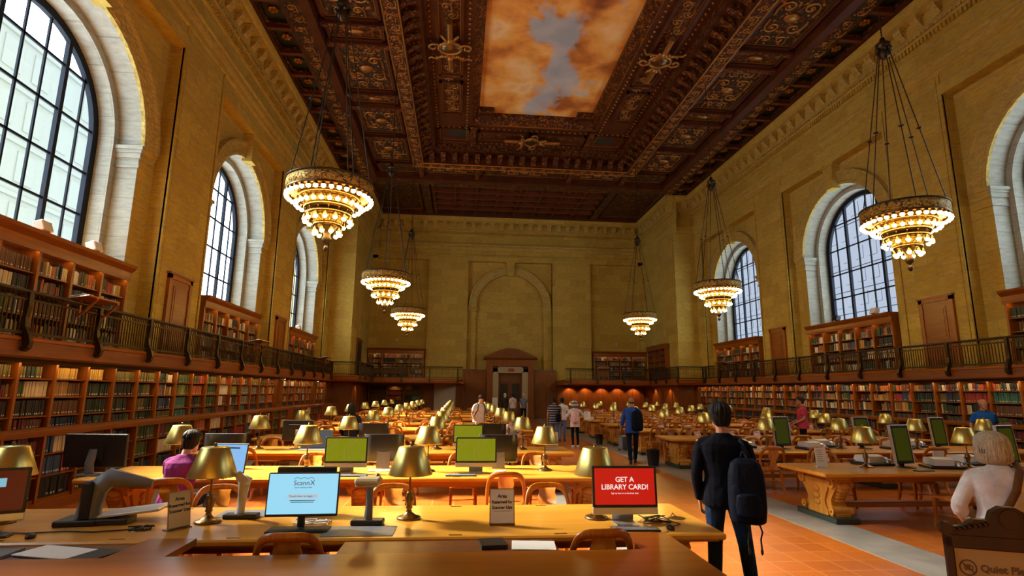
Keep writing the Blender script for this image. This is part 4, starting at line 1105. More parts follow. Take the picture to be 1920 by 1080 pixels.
# ------------------------------------------------------------------ end wall joinery, doors and fittings
PN = [M['panel'], M['dwood'], M['doorstone'], M['black'], M['whitep'], M['brassd']]
mb = MB()
for sg in (-1, 1):
    a, b = sorted((sg*1.72, sg*3.42)); mb.box(a, b, 40.85, 41.5, 0, 3.42, 0); mb.box(a, b, 40.78, 40.9, 3.34, 3.50, 1); mb.box(a, b, 40.80, 40.9, 0, .3, 1)
    for x0, x1 in ((1.82, 2.35), (2.50, 3.25)):
        c, d = sorted((sg*x0, sg*x1)); mb.box(c, d, 40.81, 40.9, .5, 2.3, 0); mb.box(c+.08, d-.08, 40.79, 40.9, .6, 2.2, 1); mb.box(c, d, 40.81, 40.9, 2.5, 3.2, 0)
for x0, x1 in ((-10.2, -3.42), (3.42, 10.2)):
    mb.box(x0, x1, 40.95, 41.2, 0, 2.44, 0)
    n = 6; W = (x1-x0)/n
    for i in range(n): mb.box(x0+W*i+.10, x0+W*(i+1)-.10, 40.90, 41.0, .35, 2.2, 0); mb.box(x0+W*i+.2, x0+W*(i+1)-.2, 40.885, 41.0, .45, 2.1, 0)
struct(mb.build('wall_panelling_back', PN))
# portal with pediment
mb = MB()
for sg in (-1, 1):
    a, b = sorted((sg*1.27, sg*1.70)); mb.box(a, b, 40.45, 41.0, 0, 3.75, 0); mb.box(a-.03, b+.03, 40.42, 41.0, 0, .4, 0); mb.box(a-.02, b+.02, 40.43, 41, 3.5, 3.75, 0)
mb.box(-1.72, 1.72, 40.45, 41.0, 3.72, 4.18, 0); ledge(mb, ENDM, -1.95, 1.95, [(41, 4.18), (40.42, 4.18), (40.38, 4.24), (40.25, 4.28), (40.22, 4.36), (41, 4.36)], 0)
P = [(-1.95, 4.36), (1.95, 4.36)]+[(1.9-i*.19, 4.42+.62*math.sin(min(1, i/10)*PI/2)**1.2) for i in range(11)]+[(-i*.19, 4.42+.62*math.sin((1-i/10)*PI/2)**1.2) for i in range(1, 11)]
mb.prism(P, lambda p, t_: Vector((p[0], t_, p[1])), 40.35, 40.95, 0)
Q = [(x*.82, 4.40+(z-4.40)*.74) for x, z in P]; mb.prism(Q, lambda p, t_: Vector((p[0], t_, p[1])), 40.30, 40.40, 1)
mb.ball((0, 40.33, 4.62), .15, 0, 10, 8, (1.6, .5, 1))
D = struct(mb.build('door_1', PN))
mb = MB()
for sg in (-1, 1):
    a, b = sorted((sg*.86, sg*1.27)); mb.box(a, b, 40.40, 40.95, 0, 3.68, 2)
    a, b = sorted((sg*.93, sg*1.20)); mb.box(a, b, 40.38, 40.95, 0, 3.62, 2)
mb.box(-1.27, 1.27, 40.40, 40.95, 3.24, 3.68, 2); mb.box(-1.2, 1.2, 40.38, 40.95, 3.32, 3.60, 2); struct(mb.build('door_surround', PN, D))
mb = MB(); mb.box(-.86, .86, 40.90, 41.0, 0, 3.24, 1); mb.box(-.8, .8, 40.86, 40.95, 2.72, 2.80, 0)
for x in (-.42, .42): mb.box(x-.36, x+.36, 40.86, 40.95, .1, 2.65, 1); mb.box(x-.28, x+.28, 40.84, 40.95, 1.2, 2.5, 3); mb.box(x-.28, x+.28, 40.84, 40.95, .25, 1.05, 1)
struct(mb.build('door_leaf', PN, D))
def text(body, size, m, parent, loc, rot, align='CENTER', name='lettering', ext=.0008, bold=0.0):
    c = bpy.data.curves.new(name, 'FONT'); c.body = body; c.size = size; c.align_x = align; c.align_y = 'CENTER'; c.extrude = ext; c.offset = bold; c.resolution_u = 3
    t_ = bpy.data.objects.new('lettering_curve', c); COL.objects.link(t_); dg = bpy.context.evaluated_depsgraph_get()
    me = bpy.data.meshes.new_from_object(t_.evaluated_get(dg)); bpy.data.objects.remove(t_); bpy.data.curves.remove(c)
    me.materials.clear(); me.materials.append(m)
    o = link(name, me, parent); o.location = loc; o.rotation_euler = rot; return o
FRONT = (PI/2, 0, 0)
redsign = mat('exit_sign_red', (.24, .02, .015), .5); redlet = mat('exit_letters', (.8, .2, .12), .5)
r = thing('exit_sign', 'small dark red exit sign above the end doorway', 'sign', (.05, 40.35, 3.46)); mb = MB(); mb.bbox(-.20, .20, -.03, .03, -.10, .10, .01, 0); mb.build('panel', [redsign], r); text('EXIT', .14, redlet, r, (0, -.034, 0), FRONT)
# white door under the gallery and dark door beside it
mb = MB(); mb.box(-5.45, -3.92, 40.84, 41.0, 0, 2.44, 4); mb.box(-5.30, -4.07, 40.80, 40.9, .02, 2.32, 4)
mb.box(-5.14, -4.23, 40.78, 40.85, 1.25, 2.16, 4); mb.box(-5.14, -4.23, 40.78, 40.85, .2, 1.05, 4); D2 = struct(mb.build('door_2', PN))
mb = MB(); mb.ball((-4.17, 40.74, 1.05), .045, 5, 8, 6); struct(mb.build('door_handle', PN, D2))
# doors on the gallery, one in each pier
k = 3
for s in (-1, 1):
    for yc in (16.5, 25.7):
        mp = side(s); root = struct(link('door_%d' % k, None)); k += 1
        mb = MB(); d = 11.74
        for a, b in ((yc-.66, yc-.52), (yc+.52, yc+.66)): lbox(mb, mp, a, b, d-.05, d+.1, 2.75, 5.06, 0)
        lbox(mb, mp, yc-.66, yc+.66, d-.05, d+.1, 4.94, 5.08, 0); lbox(mb, mp, yc-.70, yc+.70, d-.08, d+.1, 5.06, 5.12, 0); struct(mb.build('door_frame', [M['cwood']], root))
        mb = MB(); lbox(mb, mp, yc-.52, yc+.52, d-.02, d+.06, 2.75, 4.94, 0)
        for z0, z1 in ((3.0, 3.55), (3.70, 4.76)):
            lbox(mb, mp, yc-.36, yc+.36, d-.035, d, z0, z1, 0); lbox(mb, mp, yc-.28, yc+.28, d-.045, d, z0+.08, z1-.08, 0)
        struct(mb.build('door_panel', [M['carveoak'] if False else M['cwoodh']], root))
        mb = MB()
        for z in (3.1, 3.9, 4.7): lbox(mb, mp, yc+.50, yc+.54, d-.045, d, z-.05, z+.05, 0)
        struct(mb.build('hinge', [M['brassd']], root))
# dark doorway and bookcase on the side walls of the last bay, up on the gallery
mb = MB(); lbox(mb, side(-1), 36.6, 38.2, 10.27, 10.4, 2.75, 5.15, 1); lbox(mb, side(-1), 36.75, 38.05, 10.24, 10.4, 2.75, 5.0, 3); lbox(mb, side(-1), 36.5, 38.3, 10.22, 10.4, 5.1, 5.25, 0); struct(mb.build('door_7', PN))
mpx = lambda u, d, z: Vector((d-12.0+9.98, u, z))
r = thing('gallery_bookcase', 'dark gallery bookcase on the right side wall of the end bay', 'bookcase', group='gallery bookcases')
mb = MB(); lbox(mb, mpx, 36.2, 39.6, 12.30, 12.36, 2.75, 4.9, 1); mb.build('back_panel', PN, r)
mb = MB()
for y in (36.2, 37.33, 38.46, 39.6): lbox(mb, mpx, y-.04, y+.04, 12.0, 12.34, 2.75, 4.9, 0)
mb.build('uprights', PN, r); mb = MB(); lbox(mb, mpx, 36.1, 39.7, 11.92, 12.36, 4.85, 5.2, 0); mb.build('cornice', PN, r)
for z in (2.85, 3.3, 3.7, 4.1, 4.5): mb = MB(); lbox(mb, mpx, 36.2, 39.6, 12.02, 12.34, z-.03, z, 0); mb.build('shelf', PN, r)
# end wall bookcase under the gallery on the left
r = thing('bookcase', 'low bookcase on the end wall under the left gallery, part empty', 'bookcase')
EB = lambda u, d, z: Vector((u, d, z)); xs_ = [-10.0, -8.75, -7.55, -6.35]
mb = MB(); mb.box(-10.05, -6.3, 40.82, 40.88, 0, 2.40, 1); mb.build('back_panel', PN, r)
for x in xs_: mb = MB(); mb.box(x-.04, x+.04, 40.5, 40.85, 0, 2.36, 0); mb.build('upright', PN, r)
mb = MB(); mb.box(-10.1, -6.25, 40.45, 40.86, 2.34, 2.42, 0); mb.build('cornice', PN, r)
EBK = []
for z in (.08, .5, .9, 1.28, 1.62, 1.98): mb = MB(); mb.box(-10, -6.35, 40.52, 40.84, z-.025, z, 0); mb.build('shelf', PN, r)
mb = MB()
for x0, x1, z, c, h in [(-8.7, -7.65, 1.98, 'tan', .26), (-7.45, -7.05, 1.98, 'gold', .28), (-7.05, -6.5, 1.98, 'green', .25), (-8.7, -7.7, 1.62, 'dred', .24), (-7.5, -6.5, 1.62, 'olive', .26), (-8.7, -8.1, 1.28, 'red', .24), (-8.1, -7.8, 1.28, 'tan', .25), (-7.45, -7.0, 1.28, 'dgreen', .26), (-7.0, -6.45, 1.28, 'mint', .26), (-9.9, -8.9, 1.98, 'black', .2), (-9.9, -8.9, 1.62, 'dgrey', .2)]:
    x = x0
    while x < x1: f = len(mb.f); mb.box(x, x+.045, 40.55, 40.76, z+.002, z+h, 0); mb.col += [PAL[c]]*(len(mb.f)-f); x += .048
tag(mb.build('books', [M['book']]), 'short runs of books in the low bookcase under the left end gallery', 'books', kind='stuff')
# small fittings
def box_thing(name, label, cat, loc, sz, m, rz=0, b=.01, group=None):
    r = thing(name, label, cat, loc, rz, group); mb = MB(); mb.bbox(-sz[0]/2, sz[0]/2, -sz[1]/2, sz[1]/2, 0, sz[2], b, 0); mb.build('housing', [m], r); return r
for x, z, lb in ((-8.3, 5.42, 'small pale wall speaker above the left end bookcase'), (8.1, 5.38, 'small pale wall speaker above the right end bookcase')): box_thing('wall_speaker', lb, 'speaker', (x, 41.32, z), (.22, .14, .26), M['beige'])
for s, y, lb, a in ((-1, 11.55, 'white floodlight box on the bookcase cornice under the leftmost window', .3), (-1, 13.15, 'white floodlight box at the far end of the leftmost cornice', .2), (1, 19.6, 'white floodlight box on the cornice under the middle right window', -.2), (1, 21.8, 'small dark floodlight on the cornice under the middle right window', -.2), (-1, 29.6, 'small floodlight on the cornice under the third left window', .2)):
    r = thing('floodlight', lb, 'light', (s*12.0, y, 4.93), 0, 'cornice floodlights'); T = Matrix.Rotation(s*.35, 4, 'Y'); mb = MB(); mb.bbox(-.10, .10, -.14, .14, .05, .27, .015, 0, T); mb.build('housing', [M['white' if 'dark' not in lb else 'black']], r); mb = MB(); mb.box(-.06, .06, -.05, .05, 0, .08, 0); mb.build('bracket', [M['grey']], r)
def reading_shelf(x, y, s, lb):
    r = thing('reading_shelf', lb, 'shelf', (x, y, 3.50), 0, 'slanted gallery reading shelves'); T = Matrix.Translation((s*.0, 0, 0)) @ Matrix.Rotation(s*.18, 4, 'Y')
    mb = MB(); mb.bbox(-.34, .26, -.48, .48, .05, .085, .01, 0, T); mb.box(s*.24-.015 if s > 0 else -.34, s*.24+.02 if s > 0 else -.31, -.48, .48, .08, .12, 0, T); mb.build('board', [M['cwoodh']], r)
    for yy in (-.32, .32):
        mb = MB(); mb.sweep([(-s*.30, yy, .07), (-s*.16, yy, -.10), (0, yy, -.26)], [(-.018, -.018), (.018, -.018), (.018, .018), (-.018, .018)], up=(0, 1, 0), smooth=False); mb.box(-.02, .02, yy-.02, yy+.02, -.28, .05, 0); mb.build('bracket', [M['cwood']], r)
for y, lb in ((11.35, 'slanted reading shelf with an open book on the left gallery railing, nearest the camera'), (20.4, 'slanted reading shelf on the left gallery railing, under the second window'), (30.2, 'slanted reading shelf at the far end of the left gallery railing')): reading_shelf(-10.8, y, -1, lb)
for y, lb in ((29.6, 'slanted reading shelf at the far end of the right gallery railing'),): reading_shelf(10.8, y, 1, lb)
r = tag(link('open_book', None, None, (-10.86, 11.25, 3.62)), 'open white book lying on the nearest left gallery reading shelf', 'book'); r.rotation_euler = (0, -.18, 0)
mb = MB(); mb.bbox(-.12, .12, -.24, .24, 0, .03, .008, 0); mb.build('pages', [M['paper']], r)
r = thing('notice_board', 'brown wooden board behind the end gallery railing right of the doorway', 'board', (6.1, 37.45, 2.75)); mb = MB(); mb.bbox(-.40, .40, -.02, .02, .22, .92, .01, 0); mb.build('panel', [M['cwoodh']], r)
mb = MB(); mb.box(-.3, -.26, -.03, .03, 0, .25, 0); mb.box(.26, .3, -.03, .03, 0, .25, 0); mb.build('feet', [M['cwood']], r)
# downlights under the end gallery
def downlight(x, y, e, lb):
    r = thing('downlight', lb, 'light', (x, y, 2.425), 0, 'downlights under the gallery'); mb = MB(); mb.lathe([(.05, -.0), (.07, -.02), (.06, -.03), (.045, -.012)], 12); mb.build('ring', [M['brassd']], r)
    l = bpy.data.lights.new('downlight_lamp', 'SPOT'); l.energy = e; l.spot_size = 1.9; l.spot_blend = .5; l.color = (1, .55, .2); l.shadow_soft_size = .04
    o = bpy.data.objects.new('downlight_lamp', l); COL.objects.link(o); o.parent = r; o.location = (0, 0, -.05); o.rotation_euler = (.25 if y > 40 else 0, (.25 if x > 10 else 0), 0)
for i, x in enumerate((4.4, 5.6, 6.8, 8.0, 9.2)): downlight(x, 40.55, 55, 'small round downlight washing the panelling right of the end door, %s from it' % ORD[i+1])
downlight(9.85, 35.8, 55, 'small round downlight at the right corner panelling'); downlight(9.85, 38.6, 55, 'small round downlight deep in the right end corner'); downlight(-9.85, 35.8, 40, 'small round downlight at the left corner panelling'); downlight(-8.2, 40.2, 8, 'small round downlight over the low bookcase at the left end')
# ------------------------------------------------------------------ things on the tables
def screen_mat(name, c, s_=1.0, rough=.25): return mat(name, (.01, .01, .01), rough, emit=c, estr=s_, spec=.25)
SG = screen_mat('green_screen', (.20, .26, .010), .85); _t = NT(SG); _n1 = _t.noise(_t.obj(), 3.2, 3, .5, 1.4)
_t.l(_t.ramp([(.42, (.24, .27, .004)), (.52, (.30, .25, .02)), (.56, (.22, .27, .004))], _n1.outputs[0]).outputs[0], _t.b.inputs['Emission Color'])
SGD = screen_mat('dim_green_screen', (.060, .066, .002), .42); SB = screen_mat('pale_blue_screen', (.34, .74, .95), .95); SR = screen_mat('red_screen', (.66, .012, .006), .8); SDR = screen_mat('dark_red_screen', (.075, .002, .003), .8, .12); SBL = screen_mat('laptop_blue_screen', (.25, .50, .85), 1.0); SCY = screen_mat('cyan_window', (.20, .48, .58), 1.0); SGY = screen_mat('grey_screen', (.10, .11, .12), .8)
WT = mat('white_lettering', (.8, .8, .8), .6, emit=(1, .9, .9), estr=.75)
def allinone(lb, loc, rz, scr, chin=True, w_=.60, tilt=-.06, name='desktop_computer'):
    """slim all-in-one computer on a folded metal foot; screen faces local -y"""
    r = thing(name, lb, 'computer', loc, rz, 'all-in-one computers'); T = Matrix.Translation((0, 0, .085)) @ Matrix.Rotation(tilt, 4, 'X'); h = .42
    mb = MB(); mb.bbox(-w_/2, w_/2, -.012, .008, .06, h, .006, 0, T); mb.build('screen_bezel', [M['black']], r)
    mb = MB(); pr = [(.0, .012), (.2, .035), (.5, .05), (.8, .035), (1, .012)]
    rings = []
    for f, d in pr: rings.append([T @ Vector((x*w_/2*.98, .008+d*(1-abs(x)**3*.7), .01+f*(h-.015))) for x in (-1, -.6, 0, .6, 1)]+[T @ Vector((x*w_/2*.98, .004, .01+f*(h-.015))) for x in (1, -1)])
    mb.loft(rings, 0, True); mb.build('back_shell', [M['black' if name == 'desktop_computer' else 'grey']], r)
    mb = MB(); mb.bbox(-w_/2, w_/2, -.012, .012, 0, .062, .005, 0, T); mb.build('chin', [M['silver']], r)
    mb = MB(); mb.box(-w_/2+.022, w_/2-.022, -.0135, -.0115, .085, h-.022, 0, T); s_ = mb.build('screen', [scr], r)
    mb = MB(); mb.sweep([(0, -.02, .006), (0, .10, .006), (0, .115, .02), (0, .085, .14), (0, .05, .26)], [(-.10, -.004), (.10, -.004), (.10, .004), (-.10, .004)], up=(0, 0, 1), smooth=False); mb.bbox(-.10, .10, -.09, .115, 0, .010, .003, 0); mb.build('stand', [M['silver']], r)
    return r, T, s_
def keyboard(lb, loc, rz=0, w_=.43, m='black'):
    r = thing('keyboard', lb, 'keyboard', loc, rz, 'keyboards'); mb = MB(); mb.bbox(-w_/2, w_/2, -.06, .06, 0, .014, .005, 0); mb.build('case', [M[m]], r)
    mb = MB(); n = int(w_/.0285)
    for i in range(n):
        for j in range(5): mb.box(-w_/2+.012+i*.0275, -w_/2+.034+i*.0275, -.052+j*.0212, -.035+j*.0212, .013, .019, 0)
    mb.build('keys', [M['grey' if m == 'black' else 'white']], r); return r
def mouse(lb, loc, rz=0):
    r = thing('mouse', lb, 'mouse', loc, rz, 'computer mice'); mb = MB(); mb.ball((0, 0, .012), .034, 0, 12, 8, (.95, 1.6, .75)); mb.build('shell', [M['black']], r); return r
def cable(lb, pts, m='black', r_=.005, name='cable'):
    mb = MB(); mb.tube(pts, r_, 6); return tag(mb.build(name, [M[m]]), lb, 'cable')
def squig(x, y, z, rx, ry, n, seed):
    q = random.Random(seed); return [(x+rx*math.sin(i*.9+q.random()*1.2), y+ry*math.cos(i*.7+q.random()*1.2), z+.006+.03*abs(math.sin(i*1.3+seed))*q.random()) for i in range(n)]
def grommet(lb, loc):
    r = thing('cable_grommet', lb, 'grommet', loc, 0, 'table cable grommets'); mb = MB(); mb.lathe([(.085, 0), (.085, .004), (.055, .006), (.05, .001)], 20, m=0, sy=.8); mb.build('rim', [M['brassd']], r)
T1, T2, T3 = ROWY[0], ROWY[1], ROWY[2]
# red library-card computer
r, T, s_ = allinone('computer showing a red library card notice at the right end of the front table', (-2.12, 5.20, TZ), -.02, SR)
for tx, sz, z, bo in (('GET A', .062, .30, .0009), ('LIBRARY CARD!', .062, .235, .0009), ('Sign up here or at the front desk.', .019, .182, 0)):
    p = T @ Vector((0, -.0150, z)); text(tx, sz, WT, s_, p, (PI/2-.06, 0, 0), bold=bo)
keyboard('black keyboard under the red library card screen', (-2.10, 4.98, TZ), -.03, .42); mouse('black mouse right of the library card keyboard', (-1.78, 5.0, TZ), .1)
cable('tangled black cables beside the red library card computer', squig(-1.80, 5.32, TZ, .13, .12, 26, 3)); grommet('oval cable grommet near the right end of the front table', (-1.56, 5.42, TZ))
cable('thin black cable looping between the right grommet and the mouse', [(-1.56, 5.42, TZ+.01), (-1.62, 5.36, TZ+.06), (-1.70, 5.25, TZ+.02), (-1.63, 5.15, TZ+.008), (-1.72, 5.08, TZ+.008), (-1.78, 5.05, TZ+.015)], r_=.004)
# touch screen of the scanner station
r = thing('touch_screen', 'touch screen with a pale blue start page on the front table', 'monitor', (-4.97, 5.17, TZ), .03); T = Matrix.Translation((0, 0, .10)) @ Matrix.Rotation(-.10, 4, 'X')
mb = MB(); mb.bbox(-.30, .30, -.012, .022, 0, .36, .008, 0, T); mb.build('screen_bezel', [M['black']], r)
mb = MB(); mb.box(-.288, .288, -.0135, -.011, .022, .348, 0, T); s_ = mb.build('screen', [SB], r)
mb = MB(); mb.bbox(-.03, .03, .0, .035, .0, .20, .008, 0); mb.bbox(-.25, .25, -.16, .04, 0, .016, .005, 0); mb.build('stand', [M['black']], r)
inkb = mat('blue_grey_lettering', (.05, .09, .16), .6); logo = mat('logo_blue', (.06, .25, .5), .6); inkr = mat('logo_rose', (.35, .14, .24), .6)
for tx, x, mm_, al in (('Scann', .050, inkr, 'RIGHT'), ('X', .053, logo, 'LEFT')): text(tx, .058, mm_, s_, T @ Vector((x, -.0150, .272)), (PI/2-.10, 0, 0), al)
for tx, sz, x, z, mm_ in (('book scanning center', .017, 0, .236, inkb), ('Touch here to begin  >', .024, 0, .165, inkb)): text(tx, sz, mm_, s_, T @ Vector((x, -.0150, z)), (PI/2-.10, 0, 0))
mb = MB(); mb.box(-.13, .13, -.0142, -.0134, .146, .184, 0, T); mb.build('button', [mat('button_grey', (.2, .2, .2), .5, emit=(.45, .62, .74), estr=.9)], s_)
mb = MB()
for z, w_ in ((.128, .21), (.114, .19)): mb.box(-w_/2, w_/2, -.0142, -.0134, z, z+.005, 0, T)
mb.build('small_print', [inkb], s_); mb = MB(); mb.tube([T @ Vector((-.085+.17*i/20, -.0145, .305+.012*abs(math.sin(i*.47)))) for i in range(21)], .0018, 4); mb.build('logo_outline', [logo], s_)
cable('white cables coiled behind the blue touch screen', squig(-4.92, 5.36, TZ, .16, .07, 30, 5), 'white')
# monitor facing away behind it
def flat_monitor(lb, loc, rz, scr=None, w_=.56, h=.34, base=.12, tilt=0.0):
    r = thing('monitor', lb, 'monitor', loc, rz, 'flat monitors'); T = Matrix.Translation((0, 0, base)) @ Matrix.Rotation(tilt, 4, 'X')
    mb = MB(); mb.bbox(-w_/2, w_/2, -.015, .02, 0, h, .008, 0, T); mb.bbox(-w_*.3, w_*.3, .018, .05, .06, h*.8, .012, 0, T); mb.build('case', [M['black']], r)
    mb = MB(); mb.box(-w_/2+.016, w_/2-.016, -.0165, -.0145, .02, h-.016, 0, T); mb.build('screen', [scr or M['black']], r)
    mb = MB(); mb.bbox(-.035, .035, .045, .075, .0, base+h*.55, .008, 0); mb.build('stand', [M['silver']], r)
    mb = MB(); mb.bbox(-.12, .12, -.08, .11, 0, .012, .005, 0); mb.build('foot', [M['black']], r); return r
flat_monitor('black monitor facing away, behind the blue touch screen', (-5.10, 5.80, TZ), PI, None, .56, .36, .07)
# overhead document camera with mat
def doc_scanner(lb, loc, rz, head, arm, mk):
    r = thing('document_scanner', lb, 'scanner', loc, rz, 'overhead document scanners')
    mb = MB(); mb.bbox(-.14, .14, -.05, .08, 0, .045, .008, 0); mb.build('base', [M['black']], r)
    mb = MB(); mb.sweep([(0, .03, .04), (0, .05, .16), (0, .045, .28), (0, .01, .36)], [(-.035, -.022), (.035, -.022), (.035, .022), (-.035, .022)], up=(0, 1, 0), scale=[1, .8, .8, 1.1]); mb.build('arm', [M[arm]], r)
    mb = MB(); mb.bbox(-.11, .11, -.14, .05, .35, .405, .018, 0); mb.bbox(-.095, .095, -.13, .04, .335, .352, .006, 0); mb.build('camera_head', [M[head]], r)
    return r
doc_scanner('beige overhead document scanner beside the blue touch screen', (-4.43, 5.30, TZ), -.05, 'beige', 'grey', 0)
r = tag(link('scanning_mat', None, None, (-4.45, 5.06, TZ)), 'dark grey scanning mat under the beige document scanner', 'mat'); mb = MB(); mb.bbox(-.29, .29, -.17, .17, 0, .004, .001, 0); mb.build('sheet', [M['grey']], r)
# white curved scanner behind the second lamp
r = thing('document_scanner', 'white curved overhead scanner on a black foot behind the front table lamp', 'scanner', (-5.62, 5.62, TZ), 0, 'overhead document scanners')
mb = MB(); mb.bbox(-.15, .15, -.06, .06, 0, .04, .008, 0); mb.build('base', [M['black']], r)
mb = MB(); mb.sweep([(-.02, 0, .03), (-.015, .01, .10), (-.01, .015, .22), (.0, .0, .31), (.02, -.08, .365), (.03, -.16, .375)], [(-.045, -.02), (.045, -.02), (.045, .02), (-.045, .02)], up=(0, 1, 0), scale=[.9, .7, .85, 1.1, 1.5, 1.4]); mb.build('arm', [M['white']], r)
r = tag(link('scanning_mat', None, None, (-5.52, 5.80, TZ)), 'grey scanning mat under the white curved scanner', 'mat'); mb = MB(); mb.bbox(-.36, .36, -.15, .15, 0, .004, .001, 0); mb.build('sheet', [M['grey']], r)
# large grey book scanner at the left
r = thing('book_scanner', 'large grey book scanner with a raised arm at the left of the front table', 'scanner', (-6.72, 5.42, TZ), .12)
mb = MB(); mb.bbox(-.34, -.02, -.08, .22, 0, .05, .01, 0); mb.bbox(-.05, .22, -.06, .16, 0, .05, .01, 0); mb.build('base', [M['black']], r)
mb = MB(); mb.sweep([(-.12, .02, .03), (-.11, .03, .16), (-.08, .04, .30), (.02, .04, .385), (.16, .03, .36), (.36, .02, .33)], [(-.07, -.035), (.07, -.035), (.07, .035), (-.07, .035)], up=(0, 1, 0), scale=[1.25, 1.15, 1.15, 1.1, .8, .45]); mb.build('arm', [M['grey']], r)
mb = MB(); mb.bbox(-.17, -.09, -.05, .09, .04, .36, .015, 0); mb.build('column', [M['black']], r)
T = Matrix.Rotation(-.10, 4, 'Y'); mb = MB(); mb.bbox(-.05, .46, -.02, .30, .05, .075, .006, 0, T); mb.build('copy_cradle', [M['silver']], r)
grommet('oval cable grommet at the left of the front table', (-6.28, 5.20, TZ)); cable('black and pale cables spilling from the left table grommet', squig(-6.28, 5.22, TZ, .09, .06, 22, 7), 'black', .006)
cable('black cable trailing along the table from the book scanner to the left edge', [(-6.32, 5.20, TZ+.008), (-6.6, 5.12, TZ+.008), (-6.85, 5.16, TZ+.008), (-7.1, 5.10, TZ+.008), (-7.35, 5.14, TZ+.008)], r_=.006)
# dark red screen cut by the left edge
r, T, s_ = allinone('computer with a dark red screen cut by the left edge of the picture', (-7.50, 5.10, TZ), .42, SDR, w_=.62)
mb = MB(); mb.box(-.02, .16, -.0150, -.0138, .27, .34, 0, T); mb.build('dialog_window', [SCY], s_)
keyboard('black keyboard in front of the dark red screen', (-7.38, 4.98, TZ), .3); mouse('black mouse on the front table near the left edge', (-6.98, 4.98, TZ), .2)
# sign holders
def sign_holder(lb, loc, rz, w_, h, m, lines, tilt=-.14, frame='brassd'):
    r = thing('sign_holder', lb, 'sign', loc, rz, 'table sign holders'); T = Matrix.Translation((0, 0, .008)) @ Matrix.Rotation(tilt, 4, 'X')
    mb = MB(); mb.bbox(-w_/2, w_/2, -.004, .004, 0, h, .002, 0, T); mb.build('frame', [M[frame]], r)
    mb = MB(); mb.box(-w_/2+.008, w_/2-.008, -.0052, -.0040, .010, h-.008, 0, T); sh_ = mb.build('sheet', [m], r)
    mb = MB(); mb.bbox(-w_/2, w_/2, -.03, .07, 0, .008, .002, 0); mb.build('foot', [M[frame]], r)
    for tx, sz, z in lines: text(tx, sz, M['ink'], sh_, T @ Vector((0, -.0062, z)), (PI/2+tilt, 0, 0), bold=.001)
    return r, T, sh_
cream = mat('cream_card', (.62, .50, .26), .6); LN = [('Area', .042, .235), ('Reserved for', .036, .185), ('Scanner Use', .036, .140)]
r, T, sh_ = sign_holder('framed sign reserving the area for scanner use, between the third and fourth lamps', (-3.24, 5.22, TZ), 0, .225, .30, M['paper'], LN)
mb = MB(); mb.box(-.08, .08, -.0062, -.0056, .108, .111, 0, T); mb.build('rule', [M['ink']], sh_)
r, T, sh_ = sign_holder('framed cream sign turned aside, left of the second table lamp', (-5.98, 5.22, TZ), 1.02, .20, .30, cream, LN)
def paper_sign(lb, loc, rz, w_=.20, h=.30, m=None, n=6):
    r, T, sh_ = sign_holder(lb, loc, rz, w_, h, m or M['paper'], [], -.08, 'white'); mb = MB(); q = random.Random(4)
    for i in range(n): mb.box(-w_/2+.03, -w_/2+.03+(w_-.06)*q.uniform(.6, 1), -.0062, -.0056, h*.85-i*h*.11, h*.85-i*h*.11+.008, 0, T)
    mb.build('printed_lines', [mat('faded_ink', (.25, .2, .15), .7) if i < 0 else M['grey']], sh_)
paper_sign('white printed notice at the aisle end of the nearest right-hand table', (2.30, 8.95, TZ), .05)
paper_sign('cream printed notice standing at the aisle end of the third left table', (-1.72, 11.75, TZ), -.1, .27, .34, cream, 7)
paper_sign('white notice on a distant table right of the doorway, upper of two', (1.95, 27.4, TZ), 0, .30, .36); paper_sign('white notice on a distant table right of the doorway, lower of two', (1.92, 24.3, TZ), 0, .28, .34)
r = thing('notice_stand', 'white notice at the left jamb of the end doorway', 'sign', (-1.15, 39.7, 0)); mb = MB(); mb.box(-.02, .02, -.02, .02, 0, 1.2, 0); mb.bbox(-.22, .22, -.2, .2, 0, .03, .01, 0); mb.build('post', [M['black']], r); mb = MB(); mb.bbox(-.19, .19, -.035, -.02, .95, 1.5, .004, 0); mb.build('sheet', [M['paper']], r)
# second table
r = thing('monitor', 'black monitor seen from behind on its angled stand at the left of the second table', 'monitor', (-8.62, 8.45, TZ), 0, 'flat monitors'); T = Matrix.Translation((0, 0, .09)) @ Matrix.Rotation(.05, 4, 'X') @ Matrix.Rotation(PI-.05, 4, 'Z')
mb = MB(); mb.bbox(-.42, .42, -.02, .03, 0, .45, .01, 0, T); mb.box(-.12, .12, .03, .06, .10, .30, 0, T); mb.build('case', [M['black']], r); mb = MB(); mb.sweep([(0, -.10, .01), (0, -.12, .16), (0, -.06, .33)], [(-.05, -.02), (.05, -.02), (.05, .02), (-.05, .02)], up=(0, 1, 0)); mb.bbox(-.15, .15, -.20, .08, 0, .015, .004, 0); mb.build('stand', [M['grey']], r); mb = MB(); mb.box(-.40, .40, -.0225, -.0195, .03, .43, 0, T); mb.build('screen', [M['black']], r)
allinone('green-screened computer on the second table, left of the two', (-5.24, 8.42, TZ), 0, SG)
allinone('green-screened computer on the second table, right of the two', (-3.38, 8.42, TZ), 0, SG)
allinone('computer seen from behind with a broad silver stand, between the green screens', (-4.78, 9.02, TZ), PI+.03, SGY); allinone('computer seen from behind at the right of the second green screen', (-3.02, 8.98, TZ), PI-.05, SGY)
keyboard('black keyboard before the left green screen', (-5.10, 8.15, TZ)); keyboard('black keyboard before the right green screen', (-3.60, 8.15, TZ)); mouse('black mouse between the green screens', (-4.75, 8.18, TZ))
cable('white cables bunched between the green screens of the second table', squig(-4.72, 8.62, TZ, .22, .09, 30, 9), 'white', .007); cable('white cable looping beside the right green screen', squig(-3.02, 8.50, TZ, .10, .07, 20, 12), 'white', .006)
